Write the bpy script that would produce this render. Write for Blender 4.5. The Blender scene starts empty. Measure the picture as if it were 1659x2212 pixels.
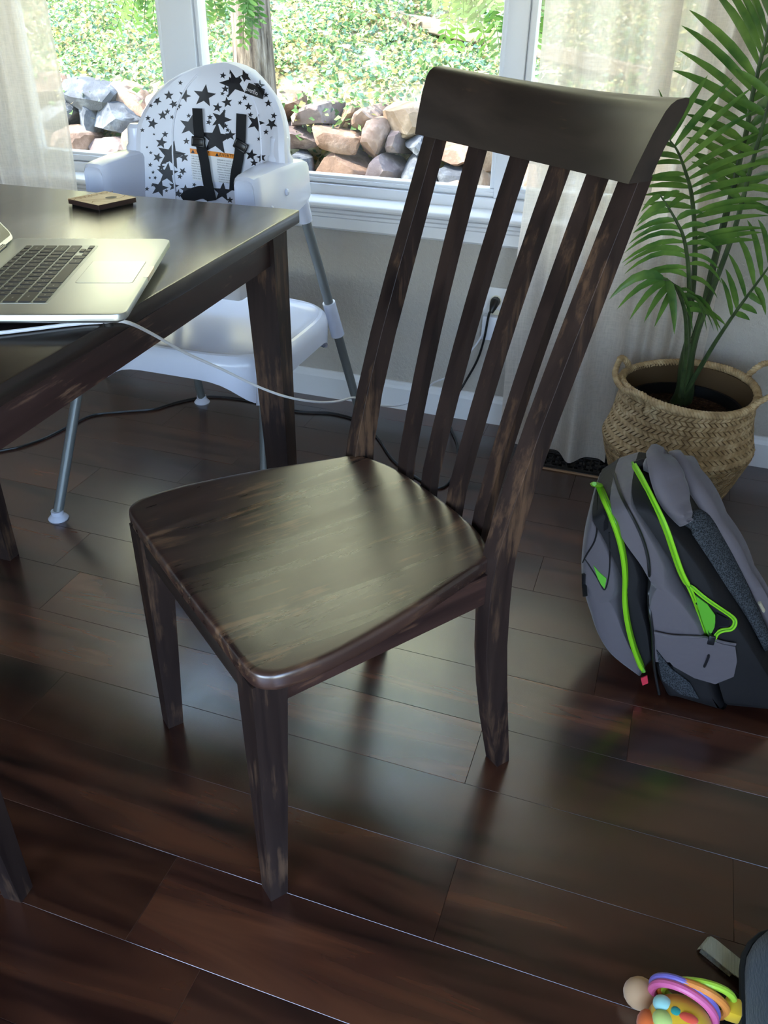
import bpy, bmesh, math, random
import numpy as np
from mathutils import Vector, Matrix
from mathutils.bvhtree import BVHTree
random.seed(7); rng = np.random.default_rng(11)
scene = bpy.context.scene
COL = scene.collection
PI = math.pi

# ------------------------------------------------------------------ camera
W, H, F = 1659.0, 2212.0, 1813.45
YAW, PITCH, ROLL = 0.319277, 0.561240, 0.0200304
CAMZ = 1.15
fwd = np.array([-math.sin(YAW)*math.cos(PITCH), math.cos(YAW)*math.cos(PITCH), -math.sin(PITCH)])
rt = np.array([math.cos(YAW), math.sin(YAW), 0.0]); up0 = np.cross(rt, fwd)
R_ = rt*math.cos(ROLL) + up0*math.sin(ROLL)
U_ = -rt*math.sin(ROLL) + up0*math.cos(ROLL)
C0 = np.array([0, 0, CAMZ])
cam = bpy.data.cameras.new('camera'); camo = bpy.data.objects.new('camera', cam); COL.objects.link(camo)
m = Matrix(((R_[0], U_[0], -fwd[0], 0), (R_[1], U_[1], -fwd[1], 0), (R_[2], U_[2], -fwd[2], CAMZ), (0, 0, 0, 1)))
camo.matrix_world = m
cam.sensor_fit = 'HORIZONTAL'; cam.sensor_width = 36.0; cam.lens = F/W*36.0; cam.clip_start = 0.02
scene.camera = camo

def ray(px, py):
    return R_*((px-W/2)/F) - U_*((py-H/2)/F) + fwd
def uz(px, py, z):
    d = ray(px, py); return C0 + d*((z-CAMZ)/d[2])
def uy(px, py, y):
    d = ray(px, py); return C0 + d*(y/d[1])

# ------------------------------------------------------------------ light
world = bpy.data.worlds.new('sky'); scene.world = world; world.use_nodes = True
wn = world.node_tree
sky = wn.nodes.new('ShaderNodeTexSky'); sky.sky_type = 'NISHITA'; sky.sun_disc = False
sky.sun_elevation = math.radians(50); sky.sun_rotation = math.radians(250)
sky.air_density = 1.0; sky.dust_density = 1.5; sky.ozone_density = 1.0
wn.links.new(sky.outputs[0], wn.nodes['Background'].inputs[0])
wn.nodes['Background'].inputs[1].default_value = 0.72
sun = bpy.data.lights.new('sun', 'SUN'); sun.energy = 5.0; sun.angle = math.radians(0.6); sun.color = (1.0, 0.93, 0.83)
suno = bpy.data.objects.new('sun', sun); COL.objects.link(suno)
suno.rotation_euler = Vector((0.50, 0.40, -0.80)).normalized().to_track_quat('-Z', 'Y').to_euler()
vs = scene.view_settings
vs.view_transform = 'Standard'; vs.look = 'None'; vs.gamma = 1.0; vs.use_curve_mapping = False
vs.exposure = 1.82

# ------------------------------------------------------------------ helpers
def S(r, g, b):
    f = lambda v: (v/255/12.92) if v/255 <= 0.04045 else ((v/255+0.055)/1.055)**2.4
    return (f(r), f(g), f(b), 1.0)

def mat(name, col, rough=0.5, spec=0.5, metal=0.0, coat=0.0, sheen=0.0, ior=1.5):
    m = bpy.data.materials.new(name); m.use_nodes = True
    b = m.node_tree.nodes['Principled BSDF']
    b.inputs['Base Color'].default_value = col
    b.inputs['Roughness'].default_value = rough
    b.inputs['Specular IOR Level'].default_value = spec
    b.inputs['Metallic'].default_value = metal
    b.inputs['Coat Weight'].default_value = coat
    b.inputs['Sheen Weight'].default_value = sheen
    b.inputs['IOR'].default_value = ior
    return m
def N(m, t, **kw):
    n = m.node_tree.nodes.new(t)
    for k, v in kw.items(): setattr(n, k, v)
    return n
def LK(m, a, b): m.node_tree.links.new(a, b)
def coords(m, scale=(1, 1, 1), rand=False, which='Object'):
    tc = N(m, 'ShaderNodeTexCoord'); mp = N(m, 'ShaderNodeMapping')
    mp.inputs['Scale'].default_value = scale
    LK(m, tc.outputs[which], mp.inputs['Vector'])
    if rand:
        oi = N(m, 'ShaderNodeObjectInfo'); mu = N(m, 'ShaderNodeMath', operation='MULTIPLY'); mu.inputs[1].default_value = 37.0
        LK(m, oi.outputs['Random'], mu.inputs[0])
        cb = N(m, 'ShaderNodeCombineXYZ')
        for i in range(3): LK(m, mu.outputs[0], cb.inputs[i])
        LK(m, cb.outputs[0], mp.inputs['Location'])
    return mp.outputs[0]
def noise(m, vec, scale=5, detail=4, rough=0.55, dist=0.0):
    n = N(m, 'ShaderNodeTexNoise'); n.inputs['Scale'].default_value = scale; n.inputs['Detail'].default_value = detail
    n.inputs['Roughness'].default_value = rough; n.inputs['Distortion'].default_value = dist
    LK(m, vec, n.inputs['Vector']); return n.outputs['Fac']
def ramp(m, fac, stops):
    r = N(m, 'ShaderNodeValToRGB'); e = r.color_ramp.elements
    while len(e) < len(stops): e.new(0.5)
    for i, (p, c) in enumerate(stops): e[i].position = p; e[i].color = c
    LK(m, fac, r.inputs[0]); return r.outputs[0]
def setcol(m, sock): LK(m, sock, m.node_tree.nodes['Principled BSDF'].inputs['Base Color'])
def setin(m, name, sock): LK(m, sock, m.node_tree.nodes['Principled BSDF'].inputs[name])
def bump(m, fac, strength=0.3, dist=0.002):
    b = N(m, 'ShaderNodeBump'); b.inputs['Strength'].default_value = strength; b.inputs['Distance'].default_value = dist
    LK(m, fac, b.inputs['Height']); setin(m, 'Normal', b.outputs[0])
def mixc(m, fac, a, b, mode='MIX'):
    n = N(m, 'ShaderNodeMix', data_type='RGBA', blend_type=mode)
    if isinstance(fac, float): n.inputs[0].default_value = fac
    else: LK(m, fac, n.inputs[0])
    for s, v in ((6, a), (7, b)):
        if isinstance(v, tuple): n.inputs[s].default_value = v
        else: LK(m, v, n.inputs[s])
    return n.outputs[2]
def g1(v): return (v, v, v, 1)

class MB:
    def __init__(s): s.v = []; s.f = []
    def add(s, vs, fs):
        o = len(s.v); s.v += [tuple(map(float, p)) for p in vs]; s.f += [tuple(i+o for i in f) for f in fs]; return s
    def box(s, x0, x1, y0, y1, z0, z1, c=0.0):
        if c <= 0:
            vs = [(x, y, z) for z in (z0, z1) for y in (y0, y1) for x in (x0, x1)]
            return s.add(vs, [(0, 2, 3, 1), (4, 5, 7, 6), (0, 1, 5, 4), (2, 6, 7, 3), (0, 4, 6, 2), (1, 3, 7, 5)])
        bm = bmesh.new(); bmesh.ops.create_cube(bm, size=1.0)
        for v in bm.verts:
            v.co = Vector(((x0+x1)/2+v.co.x*(x1-x0), (y0+y1)/2+v.co.y*(y1-y0), (z0+z1)/2+v.co.z*(z1-z0)))
        bmesh.ops.bevel(bm, geom=list(bm.edges), offset=c, segments=2, profile=0.5, affect='EDGES')
        return s.bm(bm)
    def bm(s, bm):
        bm.verts.index_update()
        s.add([tuple(v.co) for v in bm.verts], [tuple(v.index for v in f.verts) for f in bm.faces]); bm.free(); return s
    def loft(s, rings, closed=True, cap0=True, cap1=True):
        n = len(rings[0]); o = len(s.v); vs = []; fs = []
        for r in rings: vs += [tuple(p) for p in r]
        for i in range(len(rings)-1):
            for j in range(n if closed else n-1):
                k = (j+1) % n
                fs.append((i*n+j, i*n+k, (i+1)*n+k, (i+1)*n+j))
        if cap0: fs.append(tuple(range(n))[::-1])
        if cap1: fs.append(tuple((len(rings)-1)*n+j for j in range(n)))
        return s.add(vs, fs)
    def tube(s, pts, r, n=8, flat=1.0, upv=(0, 0, 1)):
        pts = [np.array(p, float) for p in pts]; rings = []
        prev = None
        for i, p in enumerate(pts):
            t = pts[min(i+1, len(pts)-1)] - pts[max(i-1, 0)]; t = t/(np.linalg.norm(t)+1e-12)
            if prev is None:
                a = np.array(upv, float)
                if abs(a@t) > 0.95: a = np.array([1.0, 0, 0])
                a = a-(a@t)*t
            else: a = prev-(prev@t)*t
            a = a/(np.linalg.norm(a)+1e-12); prev = a; b = np.cross(t, a)
            rr = r[i] if isinstance(r, (list, tuple, np.ndarray)) else r
            rings.append([p + rr*(math.cos(2*PI*k/n)*b + flat*math.sin(2*PI*k/n)*a) for k in range(n)])
        return s.loft(rings)
    def lathe(s, prof, cx=0, cy=0, n=32, cap0=True, cap1=True):
        rings = [[(cx+r*math.cos(2*PI*k/n), cy+r*math.sin(2*PI*k/n), z) for k in range(n)] for r, z in prof]
        return s.loft(rings, True, cap0, cap1)
    def grid(s, fn, nu, nv):
        vs = [tuple(fn(i/nu, j/nv)) for j in range(nv+1) for i in range(nu+1)]
        fs = [(j*(nu+1)+i, j*(nu+1)+i+1, (j+1)*(nu+1)+i+1, (j+1)*(nu+1)+i) for j in range(nv) for i in range(nu)]
        return s.add(vs, fs)
    def frustum(s, b, t, z0, z1):  # b,t = (x0,x1,y0,y1)
        vs = [(x, y, z) for q, z in ((b, z0), (t, z1)) for y in q[2:] for x in q[:2]]
        return s.add(vs, [(0, 2, 3, 1), (4, 5, 7, 6), (0, 1, 5, 4), (2, 6, 7, 3), (0, 4, 6, 2), (1, 3, 7, 5)])
    def xf(s, M):
        s.v = [tuple(M @ Vector(p)) for p in s.v]; return s
    def mesh(s, name, mt, smooth=True, angle=35, fixn=True, world_loc=None):
        me = bpy.data.meshes.new(name)
        v = s.v if world_loc is None else [(a-world_loc[0], b-world_loc[1], c-world_loc[2]) for a, b, c in s.v]
        me.from_pydata(v, [], s.f)
        if fixn:
            bm = bmesh.new(); bm.from_mesh(me); bmesh.ops.recalc_face_normals(bm, faces=bm.faces); bm.to_mesh(me); bm.free()
        if mt: me.materials.append(mt)
        if smooth:
            me.polygons.foreach_set('use_smooth', [True]*len(me.polygons)); me.set_sharp_from_angle(angle=math.radians(angle))
        return me
def link(name, me, parent=None):
    o = bpy.data.objects.new(name, me); COL.objects.link(o)
    if parent is not None: o.parent = parent
    return o
def part(name, mb, mt, parent, smooth=True, angle=35, fixn=True, local=False):
    """a part of a thing; coordinates in world unless local"""
    root = parent
    while root.parent is not None: root = root.parent
    wl = None if local else tuple(root.location)
    return link(name, mb.mesh(name, mt, smooth, angle, fixn, wl), parent)
def tag(o, label, cat, group=None, kind=None):
    if label: o['label'] = label
    if cat: o['category'] = cat
    if group: o['group'] = group
    if kind: o['kind'] = kind
    return o
def thing(name, label, cat, loc=(0, 0, 0), rz=0.0, group=None, kind=None):
    o = bpy.data.objects.new(name, None); COL.objects.link(o); o.location = loc; o.rotation_euler = (0, 0, rz)
    o.empty_display_size = 0.05
    return tag(o, label, cat, group, kind)
def copy_tree(o, parent=None):
    c = o.copy(); COL.objects.link(c); c.parent = parent
    for ch in list(o.children): copy_tree(ch, c)
    return c
def struct(name, mb, mt, parent=None, label=None, smooth=False):
    o = link(name, mb.mesh(name, mt, smooth), parent)
    if parent is None: o['kind'] = 'structure'
    if label: o['label'] = label
    return o
def cr(pts, n=8):
    """Catmull-Rom through points"""
    P = [np.array(p, float) for p in pts]; P = [2*P[0]-P[1]] + P + [2*P[-1]-P[-2]]; out = []
    for i in range(1, len(P)-2):
        for k in range(n):
            t = k/n; a, b, c, d = P[i-1:i+3]
            out.append(0.5*((2*b)+(-a+c)*t+(2*a-5*b+4*c-d)*t*t+(-a+3*b-3*c+d)*t**3))
    out.append(P[-2]); return out
def text_mb(body, size, align='CENTER', res=2):
    cu = bpy.data.curves.new('t', 'FONT'); cu.body = body; cu.size = size; cu.align_x = align; cu.align_y = 'CENTER'; cu.resolution_u = res
    ob = bpy.data.objects.new('t', cu); COL.objects.link(ob)
    dg = bpy.context.evaluated_depsgraph_get(); me = ob.evaluated_get(dg).to_mesh()
    mb = MB(); mb.add([tuple(v.co) for v in me.vertices], [tuple(p.vertices) for p in me.polygons])
    ob.evaluated_get(dg).to_mesh_clear(); bpy.data.objects.remove(ob); bpy.data.curves.remove(cu)
    return mb
def interp(x, xs, ys): return float(np.interp(x, xs, ys))

# ------------------------------------------------------------------ materials
def wood_dark(name, c0, c1, worn, axis, rough=0.32, wornamt=0.62, spec=0.5, ior=1.5, bmp=0.10, rv=0.08):
    m = mat(name, c0, rough, spec, ior=ior)
    sc = [26, 26, 26]; sc[axis] = 2.2
    v = coords(m, tuple(sc)); f = noise(m, v, 1.0, 6, 0.6, 0.6)
    base = ramp(m, f, [(0.30, c0), (0.62, c1)])
    sc2 = [60, 60, 60]; sc2[axis] = 6
    w1 = noise(m, coords(m, tuple(sc2)), 1.0, 5, 0.7)
    w2 = noise(m, coords(m, (3.2, 3.2, 3.2)), 1.6, 4, 0.6)
    mu = N(m, 'ShaderNodeMath', operation='MULTIPLY'); LK(m, w1, mu.inputs[0]); LK(m, w2, mu.inputs[1])
    k = ramp(m, mu.outputs[0], [(wornamt, g1(0)), (wornamt+0.10, g1(1))])
    setcol(m, mixc(m, k, base, worn))
    rr = ramp(m, f, [(0.2, g1(rough-rv)), (0.8, g1(rough+rv))]); setin(m, 'Roughness', rr)
    bump(m, w1, bmp, 0.0006)
    return m
ESP0, ESP1, WORN = S(34, 24, 24), S(58, 42, 38), S(112, 82, 60)
M_seat = wood_dark('espresso_wood_seat', S(36, 25, 23), S(70, 48, 40), S(128, 96, 70), 1, 0.29, 0.28, 0.9, 1.65, 0.03)
M_legw = wood_dark('espresso_wood_upright', S(28, 21, 21), S(52, 40, 36), S(92, 70, 54), 2, 0.44, 0.265, 0.25, 1.5)
M_raily = wood_dark('espresso_wood_siderail', S(34, 23, 23), S(70, 48, 42), S(116, 84, 64), 1, 0.42, 0.29, 0.4)
M_railx = wood_dark('espresso_wood_crossrail', S(34, 29, 26), S(52, 43, 38), S(86, 66, 50), 0, 0.36, 0.33, 0.5)
M_tabtop = wood_dark('espresso_wood_tabletop', S(28, 23, 23), S(46, 38, 36), S(84, 66, 54), 1, 0.22, 0.40, 0.8, 1.6, 0.0, 0.02)
M_tabside = wood_dark('espresso_wood_apron', S(30, 21, 22), S(62, 44, 42), S(128, 100, 82), 1, 0.42, 0.31, 0.4)

M_plank = mat('dark_floor_plank', S(50, 30, 24), 0.26, 0.9, ior=1.68)
m = M_plank
v = coords(m, (1.3, 9, 9), True); f = noise(m, v, 1.0, 4, 0.5, 1.6)
base = ramp(m, f, [(0.30, S(28, 15, 12)), (0.47, S(66, 36, 26)), (0.72, S(108, 64, 42))])
oi = N(m, 'ShaderNodeObjectInfo'); rv = ramp(m, oi.outputs['Random'], [(0.0, g1(0.62)), (1.0, g1(1.15))])
setcol(m, mixc(m, 1.0, base, rv, 'MULTIPLY'))
f2 = noise(m, coords(m, (3, 3, 3)), 2.2, 5, 0.6); setin(m, 'Roughness', ramp(m, f2, [(0.3, g1(0.20)), (0.7, g1(0.27))]))
f3 = noise(m, coords(m, (5, 60, 60), True), 1.0, 3); bump(m, f3, 0.05, 0.0006)
M_sub = mat('subfloor', S(40, 26, 20), 0.7)

M_wall = mat('greige_wall_paint', S(186, 180, 170), 0.75, 0.3)
f = noise(M_wall, coords(M_wall), 95, 3, 0.6); f = ramp(M_wall, f, [(0.42, g1(0)), (0.62, g1(1))]); bump(M_wall, f, 0.45, 0.003)
M_ceil = mat('ceiling_darkened', S(128, 112, 96), 0.9, 0.2)  # unseen ceiling, colour darkened to cut floor reflections and ambient light
M_trim = mat('white_trim_paint', S(232, 232, 232), 0.35, 0.5)
M_vinyl = mat('white_window_vinyl', S(230, 232, 236), 0.38, 0.5)
def glass_pane(name):
    m = bpy.data.materials.new(name); m.use_nodes = True; nt = m.node_tree; nt.nodes.clear()
    o = nt.nodes.new('ShaderNodeOutputMaterial'); mx = nt.nodes.new('ShaderNodeMixShader')
    t = nt.nodes.new('ShaderNodeBsdfTransparent'); t.inputs[0].default_value = (0.96, 0.98, 0.97, 1)
    g = nt.nodes.new('ShaderNodeBsdfGlossy'); g.inputs['Roughness'].default_value = 0.0
    lw = nt.nodes.new('ShaderNodeLayerWeight'); lw.inputs[0].default_value = 0.5
    pw = nt.nodes.new('ShaderNodeMath'); pw.operation = 'POWER'; pw.inputs[1].default_value = 5.0
    ma = nt.nodes.new('ShaderNodeMath'); ma.operation = 'MULTIPLY_ADD'; ma.inputs[1].default_value = 0.92; ma.inputs[2].default_value = 0.035
    nt.links.new(lw.outputs['Facing'], pw.inputs[0]); nt.links.new(pw.outputs[0], ma.inputs[0]); nt.links.new(ma.outputs[0], mx.inputs[0]); nt.links.new(t.outputs[0], mx.inputs[1]); nt.links.new(g.outputs[0], mx.inputs[2]); nt.links.new(mx.outputs[0], o.inputs[0])
    return m
M_glass = glass_pane('window_glass')
def linen(name, col, transp, transl):
    m = bpy.data.materials.new(name); m.use_nodes = True; nt = m.node_tree; nt.nodes.clear()
    o = nt.nodes.new('ShaderNodeOutputMaterial')
    d = nt.nodes.new('ShaderNodeBsdfDiffuse'); tl = nt.nodes.new('ShaderNodeBsdfTranslucent'); tp = nt.nodes.new('ShaderNodeBsdfTransparent')
    m1 = nt.nodes.new('ShaderNodeMixShader'); m2 = nt.nodes.new('ShaderNodeMixShader')
    m1.inputs[0].default_value = transl
    vec = coords(m, (1, 1, 1)); w = noise(m, coords(m, (260, 260, 30)), 1.0, 3); w2 = noise(m, coords(m, (40, 40, 420)), 1.0, 3)
    mu = N(m, 'ShaderNodeMath', operation='MULTIPLY'); LK(m, w, mu.inputs[0]); LK(m, w2, mu.inputs[1])
    c = ramp(m, mu.outputs[0], [(0.12, tuple(x*0.86 for x in col[:3])+(1,)), (0.40, col)])
    LK(m, c, d.inputs[0]); LK(m, c, tl.inputs[0])
    tf = ramp(m, mu.outputs[0], [(0.15, g1(transp*0.4)), (0.36, g1(transp*1.5))])
    LK(m, tf, m2.inputs[0])
    LK(m, d.outputs[0], m1.inputs[1]); LK(m, tl.outputs[0], m1.inputs[2])
    LK(m, m1.outputs[0], m2.inputs[1]); LK(m, tp.outputs[0], m2.inputs[2]); LK(m, m2.outputs[0], o.inputs[0])
    return m
M_linen = linen('cream_linen', S(242, 233, 222), 0.20, 0.50)
M_white = mat('white_glossy_plastic', S(224, 228, 242), 0.18, 0.5)
M_tube = mat('grey_painted_tube', S(122, 126, 126), 0.38, 0.5, 0.3)
M_vinylpad = mat('white_vinyl_pad', S(224, 226, 236), 0.42, 0.5)
bump(M_vinylpad, noise(M_vinylpad, coords(M_vinylpad), 22, 2), 0.35, 0.006)
M_ink = mat('black_print', S(28, 28, 34), 0.45, 0.4)
M_webbing = mat('black_webbing', S(26, 27, 30), 0.75, 0.3)
bump(M_webbing, noise(M_webbing, coords(M_webbing), 700, 1), 0.4, 0.001)
M_buckle = mat('black_buckle_plastic', S(22, 23, 26), 0.3)
M_orange = mat('warning_orange', S(232, 140, 40), 0.5)
M_label = mat('label_white', S(232, 232, 232), 0.5)
M_alu = mat('aluminium', S(196, 200, 198), 0.34, 0.5, 0.85)
M_alu2 = mat('trackpad_glass', S(184, 190, 190), 0.28, 0.5, 0.75)
M_key = mat('key_black', S(30, 29, 28), 0.42, 0.5)
M_legend = mat('legend_white', S(200, 200, 196), 0.5)
M_bezel_shade = mat('screen_and_shade_black', S(14, 14, 16), 0.12)  # screen black, also painted shade in the vent and the pack opening
M_maple = mat('light_plywood', S(206, 176, 134), 0.5)
f = noise(M_maple, coords(M_maple, (10, 80, 80)), 1.0, 4); setcol(M_maple, ramp(M_maple, f, [(0.3, S(196, 164, 120)), (0.7, S(218, 190, 150))]))
M_burn = mat('laser_burnt_edge', S(52, 32, 26), 0.6)
M_engrave = mat('laser_engraving', S(142, 96, 48), 0.7)
M_wcable = mat('white_cable', S(222, 224, 230), 0.4)
M_bcable = mat('black_cable', S(20, 20, 22), 0.35)
M_plate = mat('outlet_plate_plastic', S(226, 224, 222), 0.35)
M_black = mat('black_plastic', S(22, 22, 22), 0.4)

# ------------------------------------------------------------------ floor
FY0, FWD = 0.96326, 0.143597
RX0, RX1, RY0, RY1, RZ = -3.3, 0.80, -2.6, 2.352, 2.44
mb = MB().box(RX0-0.12, RX1+0.12, RY0-0.12, RY1+0.14, -0.16, -0.014)
floor = struct('floor', mb, M_sub)
anchors = {}
for (px, py) in [(90, 1507), (326, 1943), (962, 1944), (1583, 1944), (184, 1036), (374, 900), (1225, 1065), (1164, 1240), (672, 905)]:
    p = uz(px, py, 0); k = math.floor((FY0-p[1])/FWD); anchors.setdefault(k, p[0])
PL = 1.235
kmin = math.floor((FY0-RY1)/FWD); kmax = math.ceil((FY0-RY0)/FWD)
for k in range(kmin, kmax):
    y1 = min(FY0-k*FWD, RY1); y0 = max(FY0-(k+1)*FWD, RY0)
    if y1-y0 < 0.01: continue
    a = anchors.get(k, random.uniform(-1, 1)*PL)
    x = a - PL*math.ceil((a-RX0)/PL)
    while x < RX1:
        xa, xb = max(x, RX0), min(x+PL, RX1); x += PL
        if xb-xa < 0.02: continue
        g, c = 0.0002, 0.0004
        mb = MB(); rings = []
        for ins, z in ((g, -0.014), (g, -c), (g+c, 0.0)):
            rings.append([(xa+ins, y0+ins, z), (xb-ins, y0+ins, z), (xb-ins, y1-ins, z), (xa+ins, y1-ins, z)])
        mb.loft(rings)
        part('plank', mb, M_plank, floor, smooth=False, local=True)

# ------------------------------------------------------------------ walls with openings
def wall_with_holes(name, axis, pos, th, a0, a1, z0, z1, holes, mt):
    """axis 'y': wall plane normal to y at [pos,pos+th]; holes (a0,a1,z0,z1)"""
    A = sorted({a0, a1, *[h[0] for h in holes], *[h[1] for h in holes]}); Z = sorted({z0, z1, *[h[2] for h in holes], *[h[3] for h in holes]})
    mb = MB()
    for i in range(len(A)-1):
        for j in range(len(Z)-1):
            ca, cz = (A[i]+A[i+1])/2, (Z[j]+Z[j+1])/2
            if any(h[0] < ca < h[1] and h[2] < cz < h[3] for h in holes): continue
            if axis == 'y': mb.box(A[i], A[i+1], pos, pos+th, Z[j], Z[j+1])
            else: mb.box(pos, pos+th, A[i], A[i+1], Z[j], Z[j+1])
    me = mb.mesh(name, mt, False, fixn=False)
    bm = bmesh.new(); bm.from_mesh(me); bmesh.ops.remove_doubles(bm, verts=bm.verts, dist=1e-5)
    # drop interior double faces
    seen = {}
    for f in bm.faces: seen.setdefault(tuple(sorted(v.index for v in f.verts)), []).append(f)
    bmesh.ops.delete(bm, geom=[f for fs in seen.values() if len(fs) > 1 for f in fs], context='FACES_ONLY')
    bmesh.ops.recalc_face_normals(bm, faces=bm.faces); bm.to_mesh(me); bm.free()
    o = link(name, me); o['kind'] = 'structure'; return o
WX0, WX1, WZ0, WZ1 = -2.08, 0.03, 0.605, 2.05
wall_with_holes('wall_back', 'y', RY1, 0.14, RX0, RX1, 0, RZ, [(WX0, WX1, WZ0, WZ1)], M_wall)
wall_with_holes('wall_left', 'x', RX0-0.12, 0.12, RY0, RY1+0.14, 0, RZ, [], M_wall)
wall_with_holes('wall_right', 'x', RX1, 0.12, RY0, RY1+0.14, 0, RZ, [(-2.2, -0.2, 0.3, 2.1)], M_wall)
wall_with_holes('wall_front', 'y', RY0-0.12, 0.12, RX0, RX1, 0, RZ, [(-2.2, 0.4, 0.60, 2.1)], M_wall)
struct('ceiling', MB().box(RX0-0.12, RX1+0.12, RY0-0.12, RY1+0.3, RZ, RZ+0.15), M_ceil)
mb = MB(); yb = RY1
prof = [(0, 0), (-0.0135, 0), (-0.0135, 0.070), (-0.0105, 0.078), (-0.0095, 0.082), (-0.005, 0.090), (0, 0.091)]
mb.loft([[(x, yb+a, b) for a, b in prof] for x in (RX0, RX1)])
struct('baseboard_back', mb, M_trim)

# window: three panes with mullions
win = thing('window_1', 'white vinyl window of three panes above a white stool', None, (-0.93, RY1, WZ0)); win['kind'] = 'structure'
yg = RY1+0.095
part('frame_rail', MB().box(WX0, WX1, RY1+0.055, RY1+0.14, WZ0, WZ0+0.045, 0.003), M_vinyl, win)
part('frame_rail', MB().box(WX0, WX1, RY1+0.055, RY1+0.14, WZ1-0.05, WZ1, 0.003), M_vinyl, win)
part('frame_stile', MB().box(WX0, WX0+0.05, RY1+0.055, RY1+0.14, WZ0+0.045, WZ1-0.05, 0.003), M_vinyl, win)
part('frame_stile', MB().box(WX1-0.05, WX1, RY1+0.055, RY1+0.14, WZ0+0.045, WZ1-0.05, 0.003), M_vinyl, win)
k = (RY1+0.06)/2.3404
ml = [(-1.454*k, -1.352*k), (-0.482*k, -0.430*k)]
for xa, xb in ml:
    part('mullion', MB().box(xa, xb, RY1+0.06, RY1+0.13, WZ0+0.045, WZ1-0.05, 0.003), M_vinyl, win)
bays = [(WX0+0.05, ml[0][0]), (ml[0][1], ml[1][0]), (ml[1][1], WX1-0.05)]
GZ0 = WZ0+0.045; GZ1 = WZ1-0.05
for i, (xa, xb) in enumerate(bays):
    b = 0.028 if i != 1 else 0.022
    for (q0, q1, z0, z1) in ((xa, xb, GZ0, GZ0+b), (xa, xb, GZ1-b, GZ1), (xa, xa+b*0.7, GZ0+b, GZ1-b), (xb-b*0.7, xb, GZ0+b, GZ1-b)):
        part('sash', MB().box(q0, q1, RY1+0.075, RY1+0.115, z0, z1, 0.004), M_vinyl, win)
        part('glazing_bead', MB().box(q0 if q1-q0 > 0.1 else (q0+0.004), q1, RY1+0.068, RY1+0.0751, z0+0.004, z1-0.008 if z1-z0 < 0.1 else z1, 0.002), M_vinyl, win)
    part('pane', MB().box(xa+b*0.5, xb-b*0.5, yg, yg+0.004, GZ0+b*0.5, GZ1-b*0.5), M_glass, win, smooth=False)
mb = MB(); prof = [(0.055, 0.0), (-0.044, 0.0), (-0.052, 0.005), (-0.054, 0.010), (-0.052, 0.015), (-0.046, 0.019), (0.055, 0.019)]
mb.loft([[(x, RY1+a, WZ0+b-0.002) for a, b in prof] for x in (WX0-0.07, WX1+0.07)])
struct('trim_1', mb, M_trim, label='white window stool projecting below the panes', smooth=True)
mb = MB(); prof = [(0, 0), (-0.010, 0.0), (-0.016, 0.006), (-0.014, 0.014), (-0.013, 0.034), (-0.018, 0.038), (-0.018, 0.046), (-0.026, 0.052), (-0.026, 0.0645), (0, 0.0645)]
mb.loft([[(x, RY1+a, WZ0+b-0.0665) for a, b in prof] for x in (WX0-0.05, WX1+0.05)])
struct('trim_2', mb, M_trim, label='moulded white apron under the window stool', smooth=True)

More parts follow.
